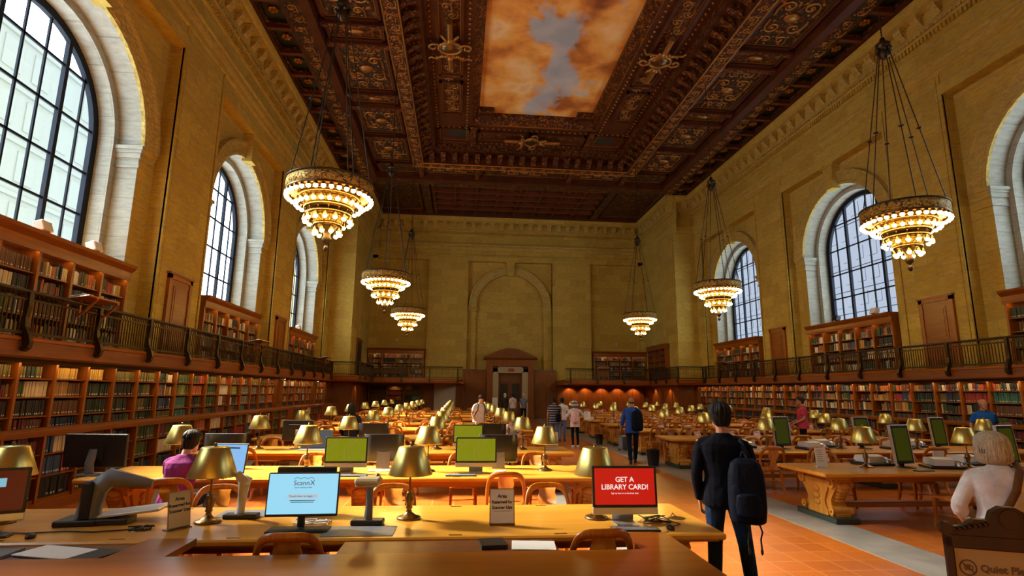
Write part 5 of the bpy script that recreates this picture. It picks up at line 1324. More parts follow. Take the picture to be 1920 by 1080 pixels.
r = tag(link('paper_sheet', None, None, (-3.55, 8.35, TZ), .2), 'cream sheet of paper beside the right green screen', 'paper'); mb = MB(); mb.box(-.15, .15, -.11, .11, 0, .003, 0); mb.build('sheet', [cream], r)
r = thing('laptop', 'laptop with a bright blue page before the man in the plum T-shirt', 'laptop', (-6.84, 8.24, TZ), -.20); mb = MB(); mb.bbox(-.20, .20, -.14, .12, 0, .018, .005, 0); mb.build('base', [M['black']], r); T = Matrix.Translation((0, .12, .015)) @ Matrix.Rotation(-.16, 4, 'X')
mb = MB(); mb.bbox(-.24, .24, -.006, .006, 0, .40, .004, 0, T); mb.build('lid', [M['black']], r); mb = MB(); mb.box(-.225, .225, -.0075, -.0055, .02, .385, 0, T); s_ = mb.build('screen', [SBL], r); mb = MB(); mb.box(-.2, .12, -.0090, -.0076, .33, .352, 0, T); mb.build('title_bar', [mat('title_blue', (.02, .08, .3), .5)], s_)
mb = MB(); mb.box(-.17, .17, -.10, .04, .018, .021, 0); mb.build('keys', [M['grey']], r)
allinone('computer seen from behind beyond the man in the plum T-shirt', (-7.15, 9.05, TZ), PI, SGY)
# third table and beyond on the left
flat_monitor('black monitor seen from behind on the third left table, leftmost', (-6.86, 11.85, TZ), PI, None, .60, .40, .16)
r = thing('laptop', 'open grey laptop on the third left table beside the black monitor', 'laptop', (-6.45, 11.60, TZ), .05); mb = MB(); mb.bbox(-.30, .30, -.16, .14, 0, .02, .005, 0); mb.build('base', [M['silver']], r); T = Matrix.Translation((0, .14, .02)) @ Matrix.Rotation(-.2, 4, 'X'); mb = MB(); mb.bbox(-.30, .30, -.006, .006, 0, .36, .004, 0, T); mb.build('lid', [M['grey']], r); mb = MB(); mb.box(-.28, .28, -.0075, -.0055, .02, .34, 0, T); mb.build('screen', [SGY], r)
allinone('computer seen from behind on the third left table, in front of the dark-haired woman', (-5.38, 11.95, TZ), PI+.04, SGY)
allinone('green-screened computer on the third left table, beyond the two green screens', (-3.45, 11.55, TZ), 0, SG); allinone('computer seen from behind on the third left table, nearest the aisle', (-2.95, 12.0, TZ), PI, SGY)
# papers and folders in front of the first table
def sheet(lb, loc, rz, w_, h, m, t_=.004, cat='paper', name='paper_sheet'):
    r = tag(link(name, None, None, loc, rz), lb, cat); mb = MB(); mb.bbox(-w_/2, w_/2, -h/2, h/2, 0, t_, .001, 0); mb.build('sheet', [m], r)
SZ = .7455
sheet('dark folder lying under the white papers at the lower left', (-6.42, 4.56, SZ), -.30, .62, .30, M['black'], .010, 'folder', 'folder'); sheet('white papers on the shelf at the lower left of the picture', (-6.52, 4.57, SZ+.0105), -.30, .46, .26, M['paper'], .006)
sheet('light blue folder at the lower left corner', (-7.26, 4.52, SZ), .1, .30, .28, mat('blue_folder', (.22, .42, .62), .5), .035, 'folder', 'folder'); sheet('grey paper stack beside the blue folder', (-6.94, 4.55, SZ), 0, .28, .26, M['grey'], .02)
sheet('white papers lying before the front table right of its middle', (-3.04, 4.60, SZ), -.10, .34, .25, M['paper'], .006); sheet('black pouch beside the white papers before the front table', (-3.36, 4.62, SZ), .1, .20, .22, M['black'], .03, 'pouch', 'pouch')
# right-hand tables: portrait monitors and microfilm machines
def portrait(lb, loc, rz, tilt=-.10):
    r = thing('monitor', lb, 'monitor', loc, rz, 'portrait monitors'); T = Matrix.Translation((0, 0, .06)) @ Matrix.Rotation(tilt, 4, 'X'); w_, h = .40, .62
    mb = MB(); mb.bbox(-w_/2, w_/2, -.02, .03, 0, h, .010, 0, T); mb.build('case', [M['black']], r)
    mb = MB(); mb.bbox(-w_/2-.004, -w_/2+.010, -.022, .032, 0, h, .003, 0, T); mb.bbox(w_/2-.010, w_/2+.004, -.022, .032, 0, h, .003, 0, T); mb.bbox(-w_/2, w_/2, -.022, .032, h-.008, h+.004, .003, 0, T); mb.build('silver_edge', [M['silver']], r)
    mb = MB(); mb.box(-w_/2+.045, w_/2-.045, -.0222, -.0195, .05, h-.05, 0, T); mb.build('screen', [SGD], r)
    mb = MB(); mb.bbox(-.05, .05, .05, .09, 0, .36, .008, 0); mb.build('stand', [M['black']], r); mb = MB(); mb.lathe([(.14, 0), (.14, .012), (.05, .022)], 20, (0, -.02, 0), 0); mb.build('foot', [M['black']], r); return r
def microfilm(lb, loc, rz):
    r = thing('microfilm_reader', lb, 'scanner', loc, rz, 'microfilm readers')
    mb = MB(); mb.bbox(-.27, .27, -.20, .20, 0, .045, .01, 0); mb.build('carriage', [M['black']], r)
    mb = MB(); P = [(-.16, .05), (.14, .05), (.19, .09), (.15, .155), (-.02, .175), (-.15, .15)]; mb.prism(P, lambda p, t_: Vector((t_, p[0], p[1])), -.20, .10, 0); mb.build('light_unit', [M['white']], r)
    mb = MB(); mb.bbox(.10, .22, -.12, .14, .05, .13, .02, 0); mb.lathe([(.05, 0), (.05, .05), (.03, .06)], 14, (.17, -.15, .045), 0); mb.build('spool_arm', [M['silver']], r); return r
RT = lambda k_: RROWY[k_]
portrait('portrait monitor with a green screen on the nearest right table, left of the white-haired woman', (3.72, RT(1)+.02, TZ), .22); portrait('portrait monitor with a green screen at the right edge, beyond the white-haired woman', (5.68, RT(1)+.05, TZ), .2)
microfilm('white microfilm reader on the nearest right table, beside its first lamp', (3.42, RT(1)+.38, TZ), .1); microfilm('grey microfilm reader on the nearest right table, right of the green portrait monitor', (4.32, RT(1)-.05, TZ), -.25); microfilm('white microfilm reader at the second lamp of the nearest right table', (5.14, RT(1)+.38, TZ), .1)
keyboard('black keyboard before the portrait monitor on the nearest right table', (3.66, RT(1)-.42, TZ), .1, .30)
portrait('portrait monitor on the second right table, nearest the aisle', (3.42, RT(2)-.03, TZ), .12); portrait('portrait monitor on the second right table, middle of three', (5.34, RT(2)+.02, TZ), .15); portrait('portrait monitor on the second right table, farthest from the aisle', (7.20, RT(2)+.04, TZ), .15)
for x, d, lb in ((2.62, .3, 'nearest the aisle'), (4.02, -.1, 'second from the aisle'), (4.60, .42, 'third from the aisle'), (6.05, -.05, 'fourth from the aisle'), (6.80, .42, 'farthest from the aisle')): microfilm('pale microfilm reader on the second right table, %s' % lb, (x, RT(2)+d, TZ), .1)
sheet('white upright paper beyond the white-haired woman', (4.72, RT(1)+.45, TZ), 0, .2, .02, M['paper'], .22)
# bin, luggage
r = thing('waste_bin', 'black waste bin at the aisle end of the third right table', 'bin', (1.62, RT(3)+.15, 0)); mb = MB(); mb.lathe([(.14, 0), (.18, .42), (.19, .43), (.17, .43), (.13, .02)], 16); mb.build('bucket', [M['black']], r)
r = thing('waste_bin', 'dark bin far up the aisle beside a right-hand table', 'bin', (1.66, RT(5)+.1, 0)); mb = MB(); mb.lathe([(.12, 0), (.15, .36), (.16, .37), (.14, .37), (.11, .02)], 16); mb.build('bucket', [M['black']], r)
r = thing('wheeled_bag', 'grey wheeled bag standing by the aisle beyond the walking man', 'bag', (1.95, RT(4)+.9, 0), .4); mb = MB(); mb.bbox(-.17, .17, -.11, .11, .05, .50, .03, 0); mb.build('bag_body', [M['grey']], r); mb = MB(); mb.tube([(-.1, .08, .48), (-.1, .16, .92), (.1, .16, .92), (.1, .08, .48)], .012, 6); mb.build('pull_handle', [M['black']], r)
for x in (-.13, .13): mb = MB(); mb.lathe([(.05, -.015), (.05, .015)], 12, T=Matrix.Translation((x, .08, .05)) @ Matrix.Rotation(PI/2, 4, 'Y')); mb.build('wheel', [M['black']], r)
# carved stand with the quiet notice
r = thing('notice_stand', 'carved dark wooden stand asking for quiet at the lower right corner', 'sign', (-.98, 2.62, 0), -.40)
mb = MB(); w_ = .275; mb.bbox(-w_, -w_+.035, -.02, .02, .72, 1.255, .008, 0); mb.bbox(w_-.035, w_, -.02, .02, .72, 1.255, .008, 0); mb.bbox(-w_, w_, -.02, .02, .72, .76, .008, 0); mb.bbox(-w_, w_, -.02, .02, 1.195, 1.265, .008, 0); mb.build('frame', [M['signwood']], r)
mb = MB(); P = [(-w_, 1.26), (w_, 1.26), (w_, 1.29), (.20, 1.30), (.14, 1.335), (.085, 1.335), (.07, 1.375), (.03, 1.40), (-.03, 1.40), (-.07, 1.375), (-.085, 1.335), (-.14, 1.335), (-.20, 1.30), (-w_, 1.29)]
mb.prism(P, lambda p, t_: Vector((p[0], t_, p[1])), -.022, .022, 0)
for sx in (-1, 1): mb.lathe([(.028, -.026), (.034, 0), (.028, .026)], 14, T=Matrix.Translation((sx*(w_-.012), 0, 1.285)) @ Matrix.Rotation(PI/2, 4, 'X'))
mb.lathe([(.045, -.028), (.055, 0), (.045, .028)], 16, T=Matrix.Translation((0, 0, 1.345)) @ Matrix.Rotation(PI/2, 4, 'X'))
for i in range(7):
    for sx in (-1, 1): mb.ball((sx*(.10+.022*i), -.022, 1.315-.005*i), .013, 0, 6, 4)
mb.build('carved_crest', [M['signwood']], r)
tanb = mat('tan_notice_board', (.21, .155, .065), .6); mb = MB(); mb.box(-w_+.03, w_-.03, -.006, .006, .75, 1.20, 0); bd = mb.build('notice_board', [tanb], r)
brn = mat('brown_lettering', (.05, .025, .012), .6); text('Quiet Please', .046, brn, bd, (-.140, -.008, 1.108), FRONT, 'LEFT', bold=.0012)
mb = MB(); c = (-.190, -.0078, 1.108); mb.tube([(c[0]+.034*math.cos(a), c[1], c[2]+.034*math.sin(a)) for a in [2*PI*i/24 for i in range(24)]], .0032, 5, closed=True); mb.tube([(c[0]-.024, c[1], c[2]+.024), (c[0]+.024, c[1], c[2]-.024)], .003, 5)
mb.prism([(-.018, .014), (.010, .014), (.006, -.012), (-.014, -.012)], lambda p, t_: Vector((c[0]+p[0], t_, c[2]+p[1])), -.0082, -.0066, 0); mb.tube([(c[0]+.009, c[1], c[2]+.009), (c[0]+.020, c[1], c[2]+.006), (c[0]+.018, c[1], c[2]-.006), (c[0]+.007, c[1], c[2]-.006)], .0022, 5); mb.build('no_drinks_symbol', [brn], bd)
mb = MB(); mb.bbox(-.03, .03, -.03, .03, .04, .73, .008, 0); mb.build('post', [M['signwood']], r)
for a in range(4): mb = MB(); mb.sweep([(0, 0, .12), (.14*math.cos(a*PI/2+.7), .14*math.sin(a*PI/2+.7), .08), (.26*math.cos(a*PI/2+.7), .26*math.sin(a*PI/2+.7), .0)], [(-.018, -.018), (.018, -.018), (.018, .018), (-.018, .018)]); mb.build('foot', [M['signwood']], r)
# ------------------------------------------------------------------ people
SKIN = {k_: mat('skin_'+k_, c, .5) for k_, c in dict(light=(.56, .30, .19), mid=(.42, .20, .11), tan=(.34, .15, .08)).items()}
CL = {}
def cloth(name, c, rough=.8):
    if name not in CL:
        m = mat('cloth_'+name, c, rough, spec=.08); t = NT(m)
        nz = t.noise(t.obj(), 9, 4, .6); t.l(t.mix(1.0, c, t.ramp([(.3, (.8,)*3), (.7, (1.1,)*3)], nz.outputs[0]).outputs[0], 'MULTIPLY'), t.b.inputs['Base Color'])
        n2 = t.noise(t.mapped(t.obj(), (1, 1, .6)), 11, 3, .5, .8); t.bump(n2.outputs[0], .55, .03); CL[name] = m
    return CL[name]
def hairm(name, c):
    if 'h'+name not in CL:
        m = mat('hair_'+name, c, .55, spec=.25); t = NT(m); nz = t.noise(t.mapped(t.obj(), (60, 60, 8)), 2, 4, .6, .4)
        t.l(t.ramp([(.3, tuple(x*.55 for x in c)), (.7, tuple(min(1, x*1.15) for x in c))], nz.outputs[0]).outputs[0], t.b.inputs['Base Color']); t.bump(nz.outputs[0], .5, .01); CL['h'+name] = m
    return CL['h'+name]
def ring_at(c, t, r, n=12, up=Vector((0, 1, 0)), fl=1.0):
    sd = t.cross(up)
    if sd.length < 1e-4: sd = t.cross(Vector((1, 0, 0)))
    sd.normalize(); u2 = sd.cross(t).normalized()
    return [c+sd*(r*math.cos(2*PI*i/n))+u2*(r*fl*math.sin(2*PI*i/n)) for i in range(n)]
def limb(mb, pts, rad, n=12, fl=1.0, up=Vector((0, 1, 0)), sub=3, cap=True):
    """tapered tube through the joints with rounded ends"""
    P = [Vector(p) for p in pts]; Q, R_ = [], []
    for i in range(len(P)-1):
        for j in range(sub):
            t_ = j/sub
            p0, p3 = P[max(i-1, 0)], P[min(i+2, len(P)-1)]; a, b = P[i], P[i+1]
            q = .5*((2*a)+(b-p0)*t_+(2*p0-5*a+4*b-p3)*t_*t_+(3*a-3*b+p3-p0)*t_**3)
            Q.append(q*.5+(a*(1-t_)+b*t_)*.5 if len(P) > 2 else a*(1-t_)+b*t_); e = t_*t_*(3-2*t_); R_.append(rad[i]*(1-e)+rad[i+1]*e)
    Q.append(P[-1]); R_.append(rad[-1]); rings = []
    T = [(Q[min(i+1, len(Q)-1)]-Q[max(i-1, 0)]).normalized() for i in range(len(Q))]
    if cap:
        for k_, s_ in ((.95, .30), (.6, .75)): rings.append(ring_at(Q[0]-T[0]*R_[0]*k_*.8, T[0], R_[0]*s_, n, up, fl))
    for q, t_, r in zip(Q, T, R_): rings.append(ring_at(q, t_, r, n, up, fl))
    if cap:
        for k_, s_ in ((.6, .75), (.95, .30)): rings.append(ring_at(Q[-1]+T[-1]*R_[-1]*k_*.8, T[-1], R_[-1]*s_, n, up, fl))
    mb.loft(rings, 0, True)
def torso(mb, a, b, prof, n=18, lean=None):
    """prof: (t along pelvis-neck, half width, half depth, y shift)"""
    a, b = Vector(a), Vector(b); ax = (b-a); rings = []
    for t_, hw, hd, dy in prof:
        c = a+ax*t_+Vector((0, dy, 0)); r = []
        for i in range(n):
            th = 2*PI*i/n; cx, sy = math.cos(th), math.sin(th); e = .82
            r.append(c+Vector((hw*math.copysign(abs(cx)**e, cx), hd*math.copysign(abs(sy)**e, sy), 0)))
        rings.append(r)
    mb.loft(rings, 0, True)
def head(mb, c, M3, s=1.0):
    """skull, jaw, nose, ears, brow and lips; faces +y before M3"""
    X = lambda x, y, z: Vector(c)+M3 @ Vector((x*s, y*s, z*s))
    prof = [(-.118, .022, .020, .068), (-.108, .036, .034, .056), (-.085, .052, .060, .030), (-.055, .062, .078, .012), (-.02, .069, .088, .004), (.02, .073, .094, -.004), (.055, .072, .094, -.008), (.085, .062, .082, -.010), (.108, .042, .058, -.012), (.119, .018, .025, -.012)]
    rings = []
    for z, hx, hy, dy in prof: rings.append([X(hx*math.cos(2*PI*i/16), dy+hy*math.sin(2*PI*i/16), z) for i in range(16)])
    mb.loft(rings, 0, True)
    mb.loft([[X(w_*x, .078+d*(1 if q else .2)+(0), z) for x, q in ((-1, 0), (0, 1), (1, 0), (0, -1))] for z, w_, d in ((.022, .008, .010), (0, .011, .020), (-.024, .017, .032), (-.034, .014, .020))], 0, True)
    for sx in (-1, 1):
        mb.ball(X(sx*.074, -.008, -.008), .030*s, 0, 8, 6, (.35, .6, 1.05))
        mb.ball(X(sx*.030, .080, .022), .014*s, 0, 8, 6, (1.5, .6, .6))
    mb.ball(X(0, .083, -.062), .016*s, 0, 8, 6, (1.4, .55, .5)); mb.ball(X(0, .060, -.100), .024*s, 0, 8, 6)
def hand(mb, wr, d, nrm, side_, curl=.5, s=1.0):
    """palm, four unequal fingers and a thumb set on the side of the palm"""
    wr, d = Vector(wr), Vector(d).normalized(); nrm = Vector(nrm); nrm = (nrm-d*nrm.dot(d)).normalized(); a = d.cross(nrm).normalized()*side_
    W = lambda u, v, w_: wr+d*(u*s)+a*(v*s)+nrm*(w_*s)
    rings = []
    for u, hw, ht in ((-.01, .024, .020), (.02, .030, .017), (.055, .040, .015), (.085, .042, .013), (.098, .036, .010)):
        rings.append([W(u, hw*math.cos(2*PI*i/10), ht*math.sin(2*PI*i/10)) for i in range(10)])
    mb.loft(rings, 0, True)
    for v, L, c_ in ((.031, .070, curl*.85), (.011, .080, curl), (-.010, .075, curl*1.05), (-.030, .060, curl*1.15)):
        P = [Vector((.078, v, 0)), Vector((.096, v*1.05, 0))]; ang = 0
        for k_, fr in enumerate((.42, .33, .25)):
            ang += c_*(.8, 1.0, .8)[k_]; q = P[-1]; P.append(q+Vector((math.cos(ang)*L*fr, 0, -math.sin(ang)*L*fr)))
        limb(mb, [W(*p) for p in P], [.0105*s, .0100*s, .0092*s, .0086*s, .0075*s], 8, 1, nrm, 2)
    P = [(.012, .022, -.004), (.038, .050, -.012), (.064, .062, -.022), (.086, .060, -.032)]
    limb(mb, [W(*p) for p in P], [.015*s, .0135*s, .0115*s, .009*s], 8, 1, nrm, 2)
def rmesh(o, vox, smooth=2):
    m = o.modifiers.new('remesh', 'REMESH'); m.mode = 'VOXEL'; m.voxel_size = vox; m.use_smooth_shade = True
    if smooth: q = o.modifiers.new('smooth', 'SMOOTH'); q.iterations = smooth; q.factor = .5
    return o
STAND = dict(pelvis=(0, 0, .93), neck=(0, -.01, 1.47), head=(0, .03, 1.625), shL=(-.185, -.005, 1.40), shR=(.185, -.005, 1.40), elL=(-.235, -.03, 1.13), elR=(.235, -.03, 1.13), wrL=(-.245, .05, .88), wrR=(.245, .05, .88),
             hipL=(-.09, 0, .90), hipR=(.09, 0, .90), knL=(-.10, .02, .50), knR=(.10, .02, .50), anL=(-.105, -.03, .085), anR=(.105, -.03, .085))
SIT = dict(STAND, pelvis=(0, 0, .56), neck=(0, .05, 1.08), head=(0, .10, 1.235), shL=(-.18, .04, 1.01), shR=(.18, .04, 1.01), elL=(-.24, .12, .78), elR=(.24, .12, .78), wrL=(-.15, .36, .80), wrR=(.15, .36, .80),
           hipL=(-.09, .02, .54), hipR=(.09, .02, .54), knL=(-.13, .44, .55), knR=(.13, .44, .55), anL=(-.14, .40, .09), anR=(.14, .40, .09))
def human(label, loc, rz, H=1.75, pose=None, base=STAND, skin='light', top=None, bottom=None, hair=None, hairstyle='short', sleeve='long', legs='long', shoe=None, female=False, yawh=0.0, pitchh=0.0, vox=.008, curl=.5, extra=None, wide=1.0, hem=.30, rollh=0.0):
    J = dict(base); J.update(pose or {}); J = {k_: Vector(v) for k_, v in J.items()}
    k = H/1.75
    r = thing('person', label, 'person', loc, rz); r.scale = (k, k, k)
    HM = (Matrix.Rotation(yawh, 3, 'Z') @ Matrix.Rotation(pitchh, 3, 'X') @ Matrix.Rotation(rollh, 3, 'Y'))
    w_ = wide*(.93 if female else 1)
    prof = [(-.16, .05, .05, 0), (-.12, .135*w_, .095, 0), (-.02, .160*w_*(1.05 if female else 1), .112, -.005), (.15, .150*w_, .105, .0), (.32, .138*w_*(.93 if female else 1), .098, .008), (.55, .158*w_, .112, .012), (.74, .172*w_, .112, .0), (.86, .165*w_, .092, -.012), (.95, .115*w_, .066, -.016), (1.02, .058, .052, -.010)]
    b = MB(); torso(b, J['pelvis'], J['neck'], prof)
    limb(b, [J['neck']+Vector((0, 0, -.04)), J['neck']*.45+J['head']*.55+Vector((0, -.015, -.01))], [.056, .050])
    head(b, J['head'], HM)
    for s_ in 'LR':
        sg = -1 if s_ == 'L' else 1
        limb(b, [J['sh'+s_], J['el'+s_], J['wr'+s_]], [.050, .038, .025])
        fd = (J['wr'+s_]-J['el'+s_]).normalized(); nr = Vector((sg, 0, 0)) if abs(fd.z) > .6 else Vector((0, 0, 1))
        hand(b, J['wr'+s_], fd, nr, sg if abs(fd.z) <= .6 else (1 if fd.cross(nr).y > 0 else -1), curl)
        limb(b, [J['hip'+s_], J['kn'+s_], J['an'+s_]], [.082, .052, .034], 12)
        a = J['an'+s_]; limb(b, [a+Vector((0, -.02, -.035)), a+Vector((0, .07, -.05)), a+Vector((0, .15, -.062))], [.036, .034, .022], 10)
    rmesh(b.build('body', [SKIN[skin]], r), vox)
    # upper garment with sleeves
    if top:
        m = MB(); g = [(t_, hw+.018+(.012 if t_ < .4 else .004), hd+.020+(.014 if t_ < .4 else 0), dy) for t_, hw, hd, dy in prof if -.13 < t_ < .99]
        g[0] = (-hem*.5, g[1][1]+.004, g[1][2]+.004, 0)
        g[-1] = (.96, .112, .074, -.016); g.append((1.035, .066, .062, -.010))
        torso(m, J['pelvis'], J['neck'], g)
        for s_ in 'LR':
            sh, el, wr = J['sh'+s_], J['el'+s_], J['wr'+s_]
            inn = sh*.72+J['neck']*.28+Vector((0, 0, -.055)); sh = sh+Vector((0, 0, -.014))
            limb(m, [J['neck']*.93+sh*.07+Vector((0, -.012, -.022)), sh+Vector((0, -.005, .016))], [.050, .046], 10)
            if sleeve == 'long': limb(m, [inn, sh, el, wr*.93+el*.07], [.062, .060, .052, .040], 12)
            elif sleeve == 'mid': limb(m, [inn, sh, el, el*.55+wr*.45], [.062, .063, .060, .060], 12)
            else: limb(m, [inn, sh, sh*.42+el*.58], [.062, .062, .064], 12)
        rmesh(m.build('shirt', [top], r), vox*1.2, 3)
    if bottom:
        m = MB(); g = [(-.20, .10, .09, 0), (-.12, .155*w_, .118, 0), (-.02, .176*w_, .128, -.004), (.10, .168*w_, .120, 0), (.17, .160*w_, .114, 0)]
        torso(m, J['pelvis'], J['neck'], g)
        for s_ in 'LR':
            hp, kn, an = J['hip'+s_], J['kn'+s_], J['an'+s_]
            if legs == 'long': limb(m, [hp, kn, an*.97+kn*.03], [.098, .066, .056], 12)
            elif legs == 'slim': limb(m, [hp, kn, an], [.090, .058, .045], 12)
            else: limb(m, [hp, kn+(hp-kn)*.1], [.102, .082], 12)
        rmesh(m.build('trousers', [bottom], r), vox*1.2, 3)
    if shoe:
        for s_ in 'LR':
            a = J['an'+s_]; m = MB()
            limb(m, [a+Vector((0, -.045, -.035)), a+Vector((0, .05, -.040)), a+Vector((0, .17, -.052))], [.046, .045, .034], 10)
            m.box(a.x-.04, a.x+.04, a.y-.085, a.y+.20, a.z-.085, a.z-.06, 0)
            rmesh(m.build('shoe', [shoe], r), .009, 2)
    if hair:
        m = MB(); c = J['head']
        def X(x, y, z): return c+HM @ Vector((x, y, z))
        if hairstyle in ('short', 'fade'):
            e = .010 if hairstyle == 'fade' else .016
            rings = []
            for z, hx, hy, dy in ((-.085, .044, .034, -.058), (-.055, .062, .048, -.050), (-.02, .079, .070, -.032), (.02, .086, .084, -.026), (.055, .090, .103, -.014), (.090, .084, .101, -.010), (.120, .064, .082, -.008), (.142, .030, .042, -.008)):
                rings.append([X((hx+e-.012)*math.cos(2*PI*i/16), dy+(hy+e-.010)*math.sin(2*PI*i/16), z) for i in range(16)])
            m.loft(rings, 0, True)
            for j in range(26):
                a = RND.uniform(0, 2*PI); q = RND.uniform(.3, 1); m.ball(X(.062*q*math.cos(a), -.008+.078*q*math.sin(a), .132-.040*q), .022, 0, 6, 4, (1, 1, .8))
        elif hairstyle == 'bald':
            for sx in (-1, 1): limb(m, [X(sx*.072, .02, .0), X(sx*.066, -.05, -.01), X(0, -.094, -.03)], [.014, .020, .022], 8)
        else:
            drop = {'bob': -.13, 'long': -.24}[hairstyle]
            ks = 1.22 if hairstyle == 'bob' else 1.0; rings = []
            for z, hx, hy, dy in ((drop, .070, .050, -.040), (drop*.75, .098, .078, -.040), (drop*.35, .104, .090, -.034), (.0, .100, .096, -.028), (.05, .097, .104, -.018), (.09, .086, .100, -.012), (.122, .060, .076, -.012), (.140, .026, .034, -.012)):
                rings.append([X(ks*hx*math.cos(2*PI*i/18), dy+ks*hy*math.sin(2*PI*i/18)*(1 if math.sin(2*PI*i/18) < 0 or z > .05 else .55), z) for i in range(18)])
            m.loft(rings, 0, True)
        rmesh(m.build('hair', [hair], r), .008, 2)
        if vox < .007 and hairstyle in ('bob', 'short'):
            m = MB(); rg = list(reversed(rings)); nn = len(rg[0]); q = random.Random(3)
            for i in range(150 if hairstyle == 'bob' else 110):
                a = q.uniform(0, nn); i0 = int(a) % nn; f = a-int(a); tw = q.uniform(-.5, .5); P = []; last = len(rg)-(0 if hairstyle == 'bob' else q.choice([0, 1, 2]))
                for j in range(last):
                    b_ = (a+tw*j/len(rg)) % nn; i0 = int(b_); f = b_-i0; p = rg[j][i0]*(1-f)+rg[j][(i0+1) % nn]*f; cc = sum(rg[j], Vector())/nn
                    P.append(cc+(p-cc)*(1.0+q.uniform(.0, .035)+.02*(j == 0)))
                if len(P) > 2:
                    m.tube(P, .0085, 5, 0, scale=[.5+.5*min(1, k_/2) if k_ < len(P)-1 else .35 for k_ in range(len(P))])
            m.build('hair_strands', [hair], r)
    if extra: extra(r, J)
    return r
def backpack(r, J, m, c, sz=(.16, .10, .24), strap=True, both=False, name='backpack', label=None):
    """bag hanging on the back (local -y), its own thing resting against the wearer"""
    mb = MB(); c = Vector(c); sx, sy, sz_ = sz
    rings = []
    for t_, kx, ky in ((-1, .72, .7), (-.92, .92, .95), (-.5, 1.0, 1.1), (0, 1, 1.0), (.5, .95, .85), (.85, .80, .62), (1, .45, .35)):
        rings.append([c+Vector((sx*kx*math.copysign(abs(math.cos(2*PI*i/20))**.6, math.cos(2*PI*i/20)), sy*ky*math.copysign(abs(math.sin(2*PI*i/20))**.7, math.sin(2*PI*i/20)), sz_*t_)) for i in range(20)])
    mb.loft(rings, 0, True)
    o = link(name, None); o.location = r.location; o.rotation_euler = r.rotation_euler; o.scale = r.scale
    body = rmesh(mb.build('bag_body', [m], o), .010, 2)
    mb = MB(); rings = []
    for t_, kx in ((-1, .6), (-.8, .85), (0, .9), (.8, .8), (1, .5)):
        rings.append([c+Vector((sx*kx*.8*math.cos(2*PI*i/14), -sy*.85+sy*.55*math.sin(2*PI*i/14), -sz_*.40+sz_*.36*t_)) for i in range(14)])
    mb.loft(rings, 0, True); rmesh(mb.build('front_pocket', [m], o), .010, 2)
    mb = MB(); mb.tube([c+Vector((-.03, .02, sz_)), c+Vector((-.02, .0, sz_+.05)), c+Vector((.02, .0, sz_+.05)), c+Vector((.03, .02, sz_))], .009, 6); mb.build('grab_handle', [m], o)
    for s_ in ('LR' if both else 'R'):
        sh = J['sh'+s_]; g = -1 if s_ == 'L' else 1; mb = MB()
        mb.sweep([c+Vector((g*.06, sy*.6, sz_*.8)), sh+Vector((-g*.06, -.06, .055)), sh+Vector((-g*.07, .02, .082)), sh+Vector((-g*.06, .10, .02)), sh+Vector((-g*.03, .12, -.14)), sh+Vector((g*.01, .02, -.30)), c+Vector((g*sx*.9, sy*.4, -sz_*.7))],
                 [(-.024, -.006), (.024, -.006), (.024, .006), (-.024, .006)], up=(0, 1, 0), smooth=True); mb.build('strap', [m], o)
    return o
navy = cloth('navy_knit', (.0045, .005, .010)); denim = cloth('dark_denim', (.014, .030, .066)); blk = cloth('black', (.008, .008, .010)); white = cloth('white_cotton', (.78, .75, .72))
ldenim = cloth('pale_denim', (.13, .19, .34)); royal = cloth('royal_blue', (.035, .10, .42)); pbag = cloth('pale_pink', (.78, .52, .50)); plum = cloth('plum', (.26, .035, .17)); pinkp = cloth('raspberry_pink', (.52, .05, .09))
royal2 = cloth('bright_blue', (.015, .11, .52)); offw = cloth('off_white_linen', (.72, .71, .72)); khaki = cloth('olive_green', (.12, .12, .03)); bagc = cloth('dark_navy_nylon', (.006, .0085, .018), .6)
stripe = mat('cloth_striped', (.02, .02, .03), .8); _t = NT(stripe); _wv = _t.n('ShaderNodeTexWave', wave_type='BANDS', bands_direction='Z'); _wv.inputs['Scale'].default_value = 3.6; _t.l(_t.obj(), _wv.inputs['Vector'])
_t.l(_t.ramp([(.80, (.016, .017, .03)), (.88, (.42, .40, .40))], _wv.outputs[0]).outputs[0], _t.b.inputs['Base Color'])
hb, hd, hw, hg = hairm('black', (.010, .008, .007)), hairm('dark_brown', (.030, .016, .010)), hairm('white_blonde', (.62, .55, .40)), hairm('grey', (.20, .17, .15))
# standing man in the foreground
P = dict(pelvis=(.0, -.01, .93), hipL=(-.09, 0, .90), hipR=(.09, 0, .90), knL=(-.11, .03, .50), anL=(-.13, .02, .085), knR=(.15, .02, .50), anR=(.185, -.06, .085), shL=(-.195, .0, 1.39), shR=(.195, -.02, 1.375),
         elL=(-.245, -.04, 1.12), wrL=(-.225, .035, .885), elR=(.25, -.02, 1.12), wrR=(.20, .17, .98), head=(-.012, .035, 1.630))
def gear(r, J):
    o = backpack(r, J, bagc, (.155, -.235, 1.02), (.155, .105, .27)); tag(o, 'dark navy backpack slung on the right shoulder of the man in the foreground', 'backpack')
    mb = MB()
    for x in (.12, .22): mb.tube([(x, -.30, .80), (x+.03, -.31, .70), (x+.015, -.30, .62+.2*(x-.12)), (x+.02, -.29, .55)], .008, 6); mb.ball((x+.02, -.29, .54), .016, 0, 6, 4, (.8, .8, 1.8))
    mb.build('hanging_strap', [M['black']], o)
human('man seen from behind in dark navy jumper and jeans, standing beside the front table', (-1.09, 5.36, 0), -.36, 1.83, P, skin='mid', top=navy, bottom=denim, hair=hb, hairstyle='short', shoe=M['black'], vox=.006, extra=gear, wide=1.05, hem=.30, yawh=.28)
